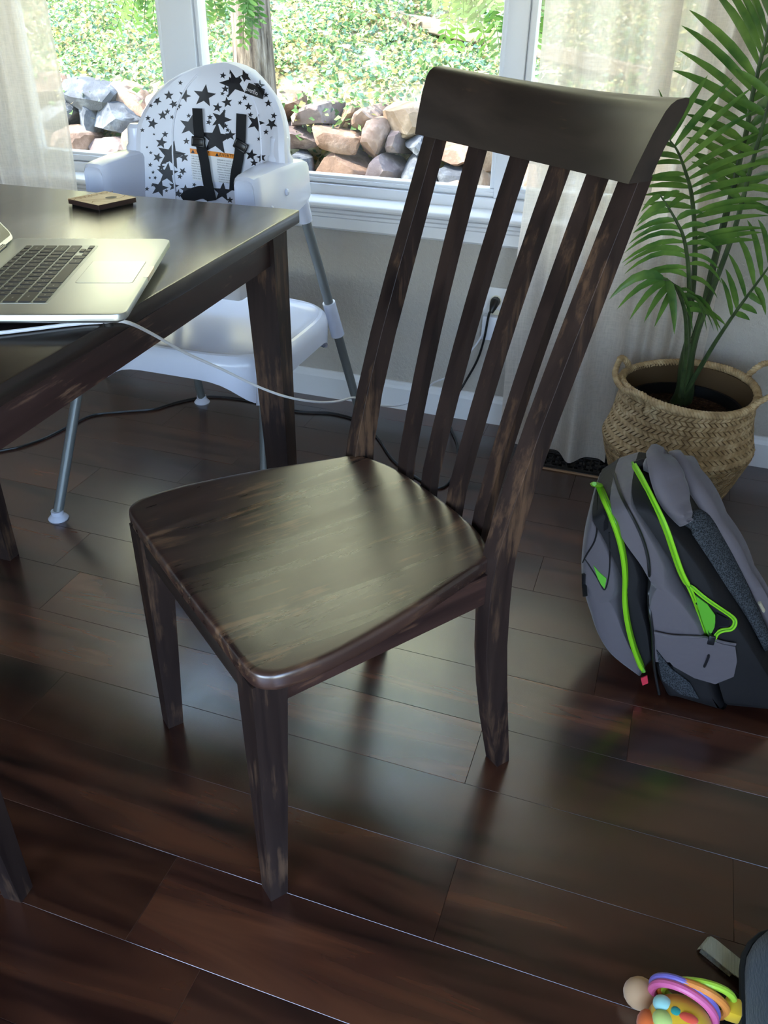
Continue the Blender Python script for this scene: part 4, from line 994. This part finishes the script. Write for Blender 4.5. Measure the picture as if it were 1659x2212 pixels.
part('zip_pull', MB().tube([on_pack(1534, 1395, 0.012), on_pack(1530, 1420, 0.016), on_pack(1522, 1438, 0.016)], 0.006, 6, 0.4, upv=(0, -1, 0)), M_buckle, main)
part('zip_pull', MB().tube([on_pack(1262, 1240, 0.004), on_pack(1262, 1262, 0.006), on_pack(1264, 1288, 0.006)], 0.0045, 6, 0.4, upv=(0, -1, 0)), M_buckle, pocket)
bt = patch('side_tag', [(1384, 1466), (1398, 1460), (1400, 1476), (1388, 1481)], mat('red_tag', S(190, 40, 60), 0.6), 0.006, gus)
patch('logo_patch', [(1304, 1102), (1313, 1106), (1313, 1142), (1304, 1148)], M_buckle, 0.004, pocket)
# flap seam of the front pocket
part('seam', MB().tube(pack_curve([(1290, 1050), (1290, 1100), (1288, 1160), (1268, 1196), (1259, 1215)], 0.001), 0.0016, 5), M_blk, pocket)
part('seam', MB().tube(pack_curve([(1262, 1205), (1275, 1225), (1292, 1252), (1306, 1276), (1316, 1240), (1318, 1190), (1316, 1150)], 0.001), 0.0014, 5), M_blk, pocket)
# padded shoulder straps on the back side, quilted
def padstrap(name, path, th, mt, nrm, quilt=8):
    """path: (px, py, y, width in m)"""
    P = cr([tuple(uy(a, b, c))+(w,) for a, b, c, w in path], 7); mb = MB(); rings = []; n = len(P); nv = np.array(nrm, float); nv /= np.linalg.norm(nv)
    for i, q4 in enumerate(P):
        p = q4[:3]; w_ = q4[3]
        t = P[min(i+1, n-1)][:3]-P[max(i-1, 0)][:3]; t /= np.linalg.norm(t)
        b_ = np.cross(nv, t); b_ /= np.linalg.norm(b_); nn = np.cross(t, b_)
        if nn@nv < 0: nn = -nn
        q = (1.0 if quilt == 0 else (0.70+0.30*abs(math.sin(PI*i/quilt)))) * (0.35 if i in (0, n-1) else 1.0)
        rings.append([p-b_*w_/2, p-b_*w_*0.44+nn*th*0.5*q, p-b_*w_*0.25+nn*th*q, p+nn*th*(0.72 if quilt else 1.0)*q, p+b_*w_*0.25+nn*th*q, p+b_*w_*0.44+nn*th*0.5*q, p+b_*w_/2, p+b_*w_*0.3-nn*th*0.6, p-b_*w_*0.3-nn*th*0.6])
    mb.loft(rings); return part(name, mb, mt, pack, angle=80)
padstrap('shoulder_strap', [(1408, 1008, 1.40, 0.040), (1425, 992, 1.385, 0.060), (1440, 1030, 1.350, 0.070), (1455, 1075, 1.335, 0.064), (1470, 1112, 1.325, 0.040), (1480, 1132, 1.32, 0.020)], 0.020, M_gry, (0.55, -0.6, 0.6))
padstrap('shoulder_strap', [(1455, 990, 1.43, 0.050), (1478, 1005, 1.41, 0.062), (1505, 1045, 1.395, 0.062), (1545, 1110, 1.385, 0.056), (1585, 1180, 1.375, 0.046), (1622, 1250, 1.365, 0.036), (1655, 1320, 1.36, 0.030), (1690, 1400, 1.355, 0.028)], 0.018, M_gry, (0.75, -0.3, 0.6), 11)
padstrap('strap_mesh_lining', [(1480, 1122, 1.338, 0.020), (1510, 1130, 1.345, 0.050), (1545, 1180, 1.345, 0.052), (1585, 1250, 1.34, 0.044), (1625, 1325, 1.335, 0.030), (1660, 1400, 1.33, 0.02)], 0.010, M_mesh, (0.6, -0.6, 0.5), 0)
part('grab_loop', MB().tube(cr([tuple(uy(1372, 1006, 1.40)), tuple(uy(1388, 1000, 1.405)), tuple(uy(1402, 1004, 1.41)), tuple(uy(1412, 1020, 1.40))], 5), 0.008, 8), M_blk, pack)
part('strap_tab', MB().tube([tuple(uy(1640, 1300, 1.345)), tuple(uy(1650, 1318, 1.345))], 0.008, 6, 0.4), mat('cream_tab', S(190, 184, 160), 0.7), pack)

# ------------------------------------------------------------------ toy, webbing strap and padded seat at the right
M_teal = mat('slate_blue_fabric', S(62, 74, 84), 0.8, 0.3, sheen=0.3); bump(M_teal, noise(M_teal, coords(M_teal, (30, 6, 6)), 20, 3), 0.4, 0.004)
cush = thing('infant_seat', 'slate blue padded fabric infant seat with piped edge beside plush toy', 'infant seat', (0.40, 0.74, 0))
def cf(u, v):
    a = 2*PI*u; return None
mb = MB(); rings = []
pa = uz(1604, 2120, 0.02); pb = uz(1580, 2212, 0.02)
for ins, z in ((0.030, 0.0), (0.008, 0.010), (0.0, 0.035), (0.004, 0.065), (0.022, 0.088), (0.06, 0.098), (0.12, 0.100)):
    rings.append([(x, y, z) for x, y in rrect(0.268+ins, 0.62-ins, 0.50+ins*0.8, 0.835-ins*0.8, max(0.09-ins*0.6, 0.01), 6)])
mb.loft(rings); part('pad', mb, M_teal, cush)
part('piping', MB().tube([(x, y, 0.047) for x, y in rrect(0.267, 0.621, 0.499, 0.836, 0.09, 6)+[rrect(0.267, 0.621, 0.499, 0.836, 0.09, 6)[0]]], 0.004, 6), mat('dark_piping', S(34, 42, 48), 0.7), cush)
M_greyweb = mat('grey_green_webbing', S(186, 190, 172), 0.7, 0.3)
wv_ = N(M_greyweb, 'ShaderNodeTexWave'); wv_.inputs['Scale'].default_value = 160; LK(M_greyweb, coords(M_greyweb), wv_.inputs['Vector']); bump(M_greyweb, wv_.outputs['Fac'], 0.5, 0.001)
a = uz(1520, 2030, 0.012); b = uz(1612, 2104, 0.012); d = (b-a); d /= np.linalg.norm(d); sd = np.array([-d[1], d[0], 0])
mb = MB(); ww = 0.0135
rings = []
for t, z in ((0.0, 0.004), (0.004, 0.011), (0.012, 0.013), (0.05, 0.012), (0.08, 0.018), (0.10, 0.03)):
    p = a+d*t; p[2] = z; rings.append([p-sd*ww, p+sd*ww, p+sd*ww-np.array([0, 0, 0.0022]), p-sd*ww-np.array([0, 0, 0.0022])])
mb.loft(rings); part('webbing_strap', mb, M_greyweb, cush)
mb = MB(); p0 = a+d*0.002
rings = []
for t, z in ((0.004, 0.0048), (0.02, 0.0048), (0.05, 0.0050)):
    p = a+d*t; p[2] = z; rings.append([p-sd*ww, p+sd*ww, p+sd*ww-np.array([0, 0, 0.004]), p-sd*ww-np.array([0, 0, 0.004])])
mb.loft(rings); part('strap_fold', mb, M_greyweb, cush)
q = uz(1560, 2185, 0.02)
part('seat_base', MB().lathe([(0.02, 0.0), (0.034, 0.004), (0.036, 0.018), (0.030, 0.026), (0.0, 0.027)], q[0]+0.006, q[1], 20), M_black, cush)

toyc = uz(1470, 2195, 0.045); tx_, ty_ = toyc[0], toyc[1]
toy = thing('plush_toy', 'yellow plush baby toy with coloured plastic rings lying on the floor', 'toy', (tx_, ty_, 0))
def fab(n_, c): return mat(n_, c, 0.8, 0.2, sheen=0.3)
Y_ = fab('yellow_plush', S(222, 178, 40)); 
mb = MB(); NB = 24
rings = [[(tx_+0.040*math.sin(PI*k/14)*math.cos(2*PI*j/NB)*1.0, ty_-0.010+0.034*math.sin(PI*k/14)*math.sin(2*PI*j/NB), 0.040-0.040*math.cos(PI*k/14)) for j in range(NB)] for k in range(1, 14)]
mb.loft(rings); body = part('body', mb, Y_, toy)
def ring_(name, cx_, cy_, cz_, R, r, col, ax):
    t_ = np.linspace(0, 2*PI, 37); a_ = np.array(ax, float); a_ /= np.linalg.norm(a_); e1 = np.cross(a_, [0, 0, 1.0]); e1 /= np.linalg.norm(e1); e2_ = np.cross(a_, e1)
    part(name, MB().tube([np.array([cx_, cy_, cz_])+R*(math.cos(t)*e1+math.sin(t)*e2_) for t in t_], r, 10), mat(name+'_colour', col, 0.3), toy)
ring_('pink_ring', tx_+0.002, ty_+0.014, 0.046, 0.040, 0.0055, S(226, 110, 160), (0.25, 1, 0.1))
ring_('purple_ring', tx_+0.003, ty_+0.022, 0.047, 0.0415, 0.0045, S(128, 118, 200), (0.25, 1, 0.1))
ring_('orange_ring', tx_+0.012, ty_+0.026, 0.048, 0.042, 0.0055, S(238, 150, 70), (0.1, 1, 0.2))
ring_('green_ring', tx_+0.020, ty_+0.034, 0.048, 0.042, 0.0050, S(176, 226, 70), (-0.1, 1, 0.2))
part('ring_tab', MB().box(tx_+0.052, tx_+0.072, ty_+0.016, ty_+0.040, 0.038, 0.060, 0.004), fab('yellow_tab', S(226, 186, 40)), toy)
bl = lambda n_, x, y, z, rx, ry, rz, c: part(n_, MB().loft([[(x+rx*math.sin(PI*k/10)*math.cos(2*PI*j/16), y+ry*math.sin(PI*k/10)*math.sin(2*PI*j/16), z-rz*math.cos(PI*k/10)) for j in range(16)] for k in range(1, 10)]), fab(n_+'_felt', c), toy)
bl('wooden_knob', tx_-0.048, ty_+0.026, 0.022, 0.022, 0.020, 0.022, S(206, 170, 130))
bl('aqua_spot', tx_-0.026, ty_-0.006, 0.068, 0.012, 0.011, 0.010, S(160, 214, 206)); bl('lime_spot', tx_-0.024, ty_-0.024, 0.066, 0.013, 0.012, 0.010, S(190, 214, 120))
bl('teal_spot', tx_-0.010, ty_-0.014, 0.073, 0.008, 0.007, 0.007, S(40, 150, 140)); bl('red_spot', tx_+0.004, ty_-0.018, 0.076, 0.012, 0.006, 0.006, S(224, 84, 60))
bl('orange_wing', tx_-0.040, ty_-0.020, 0.040, 0.012, 0.016, 0.016, S(224, 110, 50))

# ------------------------------------------------------------------ outdoors
M_soilout = mat('dry_hillside_soil', S(150, 126, 96), 0.95, 0.1)
f = noise(M_soilout, coords(M_soilout), 5, 6, 0.7); fz = noise(M_soilout, coords(M_soilout), 1.3, 5, 0.7)
setcol(M_soilout, mixc(M_soilout, ramp(M_soilout, fz, [(0.40, g1(0)), (0.55, g1(1))]), ramp(M_soilout, f, [(0.3, S(80, 72, 52)), (0.5, S(128, 116, 84)), (0.7, S(178, 162, 128))]), ramp(M_soilout, f, [(0.3, S(112, 114, 86)), (0.5, S(164, 162, 134)), (0.7, S(212, 208, 184))])))
def hz(x, y):
    base = -0.25
    if y < 5.25: return base
    if y < 5.75: return base+(y-5.25)/0.5*0.80
    return 0.55+(y-5.75)*0.36+max(0.0, y-8.0)*1.30+0.05*math.sin(1.7*x+y)+0.03*math.sin(4.1*x-2*y)
mb = MB(); mb.grid(lambda u, v: ((-16+26*u), 2.55+16*v**1.5, hz(-16+26*u, 2.55+16*v**1.5)), 90, 70)
hill = struct('hillside', mb, M_soilout, smooth=True); hill['label'] = 'dry planted slope rising behind the window'
struct('ground', MB().box(-30, 30, -30, 2.50, -0.5, -0.25), mat('lawn_ground', S(128, 122, 92), 0.95, 0.1))
# stones of the retaining wall
M_rocks = []
for i, (a_, b_) in enumerate(((S(120, 98, 84), S(168, 146, 132)), (S(72, 76, 82), S(116, 122, 128)), (S(126, 108, 88), S(172, 156, 134)), (S(100, 88, 86), S(150, 138, 132)))):
    mr = mat('fieldstone_%s' % ('rust', 'slate', 'tan', 'mauve')[i], a_, 0.85, 0.2)
    f = noise(mr, coords(mr, (1, 1, 1), True), 6, 6, 0.65); setcol(mr, ramp(mr, f, [(0.3, tuple(q*0.7 for q in a_[:3])+(1,)), (0.5, a_), (0.7, b_)])); bump(mr, f, 0.6, 0.03); M_rocks.append(mr)
rwall = thing('retaining_wall', 'low dry-stacked wall of rough boulders at foot of hillside', 'stone wall', (-1.5, 5.4, -0.25))
def stone(cx_, cy_, cz_, sx, sy, sz, sd):
    g = np.random.default_rng(sd); bm = bmesh.new(); bmesh.ops.create_icosphere(bm, subdivisions=3, radius=1.0)
    planes = [(lambda n_: n_/np.linalg.norm(n_))(g.normal(size=3)) for _ in range(9)]; ds = g.uniform(0.55, 0.95, 9); a_ = g.uniform(-0.35, 0.35); e_ = g.uniform(0.5, 0.75)
    sh = g.uniform(-0.3, 0.3)
    for v_ in bm.verts:
        p_ = np.array(v_.co); p_ = np.sign(p_)*np.abs(p_)**e_
        for n_, d_ in zip(planes, ds):
            k_ = p_@n_
            if k_ > d_: p_ = p_-(k_-d_)*n_
        p_ = p_*(1+g.normal()*0.014); p_[0] += sh*p_[2]
        x_, z_ = p_[0]*sx*1.12, p_[2]*sz*1.10
        v_.co = Vector((cx_+x_*math.cos(a_)-z_*math.sin(a_), cy_+p_[1]*sy*1.1, cz_+x_*math.sin(a_)+z_*math.cos(a_)))
    mb_ = MB().bm(bm); part('stone', mb_, M_rocks[int(g.integers(0, 4))], rwall, angle=24)
sd = 100
for row_, (z_, hh_, y_) in enumerate(((-0.18, 0.11, 5.22), (0.00, 0.10, 5.29), (0.155, 0.095, 5.36), (0.305, 0.095, 5.43), (0.445, 0.085, 5.50))):
    x = -5.4+0.11*row_
    while x < 1.6:
        w_ = random.choice((0.07, 0.10, 0.13, 0.17, 0.21))*random.uniform(0.9, 1.1); hs = hh_*random.uniform(0.75, 1.35)
        stone(x+w_, y_+random.uniform(-0.05, 0.05), z_+random.uniform(-0.035, 0.035), w_, 0.17, hs, sd); sd += 1
        x += 2*w_*0.95
# groundcover
M_gc = []
for nm, c_ in (('green', (S(66, 104, 56), S(122, 150, 92))), ('yellow', (S(150, 146, 84), S(196, 186, 128))), ('bluegreen', (S(74, 108, 88), S(122, 152, 130))), ('straw', (S(168, 148, 108), S(214, 198, 158)))):
    mm = mat('groundcover_'+nm, c_[0], 0.6, 0.3); f = noise(mm, coords(mm), 9, 3); cs = ramp(mm, f, [(0.3, c_[0]), (0.7, c_[1])]); setcol(mm, cs); add_translucent(mm, cs, 0.35); M_gc.append(mm)
def leaves_mesh(P, size, nrm_up, seed):
    g = np.random.default_rng(seed); n = len(P)
    d = g.normal(size=(n, 3)); d[:, 2] *= 0.5; d /= np.linalg.norm(d, axis=1, keepdims=True)
    u = g.normal(size=(n, 3))*0.7+np.array(nrm_up); s_ = np.cross(d, u); s_ /= np.linalg.norm(s_, axis=1, keepdims=True)
    L = size*g.uniform(0.6, 1.5, (n, 1)); Wd = L*0.34
    nn = np.cross(s_, d)
    V = np.stack([P-d*L*0.5, P+s_*Wd+nn*Wd*0.3, P+d*L*0.5, P-s_*Wd+nn*Wd*0.3], 1).reshape(-1, 3)
    Fc = [(4*i, 4*i+1, 4*i+2, 4*i+3) for i in range(n)]
    return V, Fc
def leaf_obj(name, P, size, mts, seed, parent=None, up=(0, -0.6, 0.8), weights=None, loc=(0, 0, 0)):
    V, Fc = leaves_mesh(P, size, up, seed); me = bpy.data.meshes.new(name); me.from_pydata((V-np.array(loc)).tolist(), [], Fc)
    for mm in mts: me.materials.append(mm)
    g = np.random.default_rng(seed+1); me.polygons.foreach_set('material_index', g.choice(len(mts), len(Fc), p=weights).astype('int32')); me.update()
    o_ = link(name, me, parent); return o_
P = []
n_leaf = 80000
xs = rng.uniform(-6.2, 2.4, n_leaf); ys = np.where(rng.uniform(0, 1, n_leaf) < 0.80, 5.45+2.3*rng.uniform(0, 1, n_leaf), 7.7+rng.beta(1.0, 2.0, n_leaf)*9.0)
cl = np.sin(3.1*xs+1.3*ys)+np.sin(5.3*xs-2.7*ys+1)+np.sin(1.7*xs+4*ys+2)+0.8*np.sin(9*xs+6*ys)
hgt = np.clip(0.06+0.05*cl, 0.015, 0.24)
zs2 = np.array([hz(a_, b_) for a_, b_ in zip(xs, ys)])+rng.uniform(0, 1, n_leaf)*hgt+0.01
ok = (cl > -1.2) | (rng.uniform(0, 1, n_leaf) < 0.4)
P = np.stack([xs, ys, zs2], 1)[ok]
gc = leaf_obj('groundcover', P, 0.038, M_gc, 21, weights=[0.40, 0.18, 0.26, 0.16])
tag(gc, 'pale green leafy groundcover spreading over the sunny slope', 'groundcover', kind='stuff')
# trailing tufts over the wall top
xs = rng.uniform(-6, 2.0, 5200); yy_ = rng.uniform(5.28, 5.62, 5200); dd = np.abs(np.sin(2.3*xs)+0.6*np.sin(5.1*xs+1))
ok = dd > rng.uniform(0.1, 1.5, 5200)
P = np.stack([xs, yy_, 0.40+0.36*(yy_-5.25)+rng.uniform(-0.12, 0.16, 5200)], 1)[ok]
tr_ = leaf_obj('trailing_plants', P, 0.045, M_gc, 31, weights=[0.5, 0.3, 0.1, 0.1])
tag(tr_, 'yellow-green plants trailing over the boulder wall top', 'plants', kind='stuff')
# timber edging
tb0, tb1 = uy(885, 45, 6.75), uy(1180, 112, 6.35)
ti = thing('landscape_timber', 'weathered pale timber lying across the slope', 'timber', tuple(tb0))
M_timb = mat('weathered_timber', S(176, 160, 138), 0.9, 0.2); f = noise(M_timb, coords(M_timb, (2, 2, 30)), 2, 5); setcol(M_timb, ramp(M_timb, f, [(0.3, S(96, 84, 70)), (0.7, S(150, 138, 120))]))
dv = (tb1-tb0); dv /= np.linalg.norm(dv); p2 = tb1+dv*1.2
sdv = np.cross(dv, [0, 0, 1.0]); sdv /= np.linalg.norm(sdv); uu = np.cross(sdv, dv)
sq = lambda p_: [p_+sdv*a_*0.05+uu*b_*0.045 for a_, b_ in ((-1, -0.8), (-0.8, -1), (0.8, -1), (1, -0.8), (1, 0.8), (0.8, 1), (-0.8, 1), (-1, 0.8))]
part('beam', MB().loft([sq(tb0-dv*0.3), sq(tb0), sq((tb0+p2)/2), sq(p2)]), M_timb, ti, angle=40)
# tree
M_bark = mat('grey_furrowed_bark', S(122, 112, 100), 0.95, 0.1); f = noise(M_bark, coords(M_bark, (22, 22, 2.5)), 1.6, 6, 0.65); setcol(M_bark, ramp(M_bark, f, [(0.32, S(62, 54, 48)), (0.5, S(120, 110, 98)), (0.7, S(170, 160, 146))])); bump(M_bark, f, 1.0, 0.05)
tp = uy(543, 80, 4.78); tree = thing('locust_tree', 'grey-barked tree with feathery green leaves outside window', 'tree', (tp[0], 4.78, -0.25))
pts = [(tp[0]+0.05, 4.78, -0.27), (tp[0]+0.01, 4.78, 0.6), (tp[0], 4.78, 1.15), (tp[0]-0.06, 4.79, 2.6), (tp[0]-0.02, 4.83, 5.2)]
part('trunk', MB().tube(cr(pts, 6), list(np.linspace(0.130, 0.082, 25)), 18), M_bark, tree)
for (dx, dy, dz) in ((-1.6, -0.6, 1.3), (1.5, -0.5, 1.4), (0.3, 1.2, 1.8), (-0.6, 1.0, 1.6), (0.9, 0.6, 2.0)):
    b0 = np.array([tp[0]-0.05, 4.81, 4.4]); b1 = b0+np.array([dx, dy, dz])
    part('branch', MB().tube(cr([b0, (b0+b1)/2+np.array([0, 0, 0.15]), b1], 4), list(np.linspace(0.05, 0.015, 9)), 8), M_bark, tree)
M_loc = mat('locust_leaf', S(104, 158, 60), 0.5, 0.3); f = noise(M_loc, coords(M_loc), 6, 2); cs = ramp(M_loc, f, [(0.3, S(50, 96, 44)), (0.7, S(112, 150, 66))]); setcol(M_loc, cs); add_translucent(M_loc, cs, 0.5)
g = np.random.default_rng(77); n = 4500
P = g.normal(size=(n, 3))*np.array([1.7, 1.1, 0.6])+np.array([tp[0]-0.3, 5.7, 6.3]); P = P[(P[:, 1] > 3.2) & (P[:, 2] > 4.8)]
cr_ = leaf_obj('crown', P, 0.10, [M_loc], 78, tree, (0, 0, 1), loc=tuple(tree.location)); cr_['kind'] = 'stuff'
def spray(anchor, tips, seed):
    """hanging branchlet with compound leaves: each tip is one compound leaf"""
    g = np.random.default_rng(seed); mb = MB()
    for (px, py, y) in tips:
        a_ = np.array(anchor)+g.normal(size=3)*0.03; b_ = uy(px, py, y); mid = (a_+b_)/2+np.array([0, 0, 0.05])
        C = cr([a_, mid, b_], 8); mb.tube(C, 0.0022, 4)
        n_ = len(C)
        for i in range(3, n_):
            t = C[min(i+1, n_-1)]-C[i-1]; t /= np.linalg.norm(t)
            for sgn in (-1, 1):
                s_ = np.cross(t, np.array([0, -1, 0.3])); s_ /= np.linalg.norm(s_); dr = s_*sgn*0.9+t*0.45+g.normal(size=3)*0.12; dr /= np.linalg.norm(dr)
                L = 0.050*g.uniform(0.8, 1.2); wv2 = np.cross(dr, np.cross(dr, np.array([g.normal()*0.3, -1, g.normal()*0.4]))); wv2 = np.cross(dr, np.array([0.2*g.normal(), -1, 0.3*g.normal()])); wv2 /= np.linalg.norm(wv2)
                c0 = C[i]; w2 = 0.0085
                mb.add([c0, c0+dr*L*0.35+wv2*w2, c0+dr*L*0.75+wv2*w2*0.8, c0+dr*L, c0+dr*L*0.75-wv2*w2*0.8, c0+dr*L*0.35-wv2*w2], [(0, 1, 2, 3, 4, 5)])
    part('leafy_branch', mb, M_loc, tree, fixn=False, smooth=False)
for anchor, tips, sd_ in ((uy(335, -90, 4.3), [(250, 62, 4.3), (262, 20, 4.25), (285, 40, 4.35), (310, 62, 4.3), (338, 72, 4.3), (330, 30, 4.2), (290, 5, 4.3)], 1), (uy(440, -90, 4.3), [(412, 80, 4.3), (428, 60, 4.3), (448, 45, 4.25), (470, 30, 4.3), (490, 15, 4.3), (425, 20, 4.2)], 2),
                      (uy(545, -80, 4.4), [(528, 60, 4.4), (545, 75, 4.4), (525, 95, 4.4), (558, 40, 4.4), (535, 20, 4.35)], 3), (uy(1010, -60, 4.6), [(1000, 30, 4.6), (1030, 60, 4.6), (1050, 95, 4.6), (1080, 110, 4.6), (1070, 60, 4.55), (1020, 5, 4.6), (985, 100, 4.7), (960, 85, 4.7), (1075, 20, 4.5)], 4),
                      (uy(1175, -60, 4.4), [(1165, 60, 4.4), (1158, 95, 4.4), (1168, 20, 4.4)], 5), (uy(900, -60, 5.4), [(935, 10, 5.4), (950, 5, 5.3)], 6)):
    spray(anchor, tips, sd_)
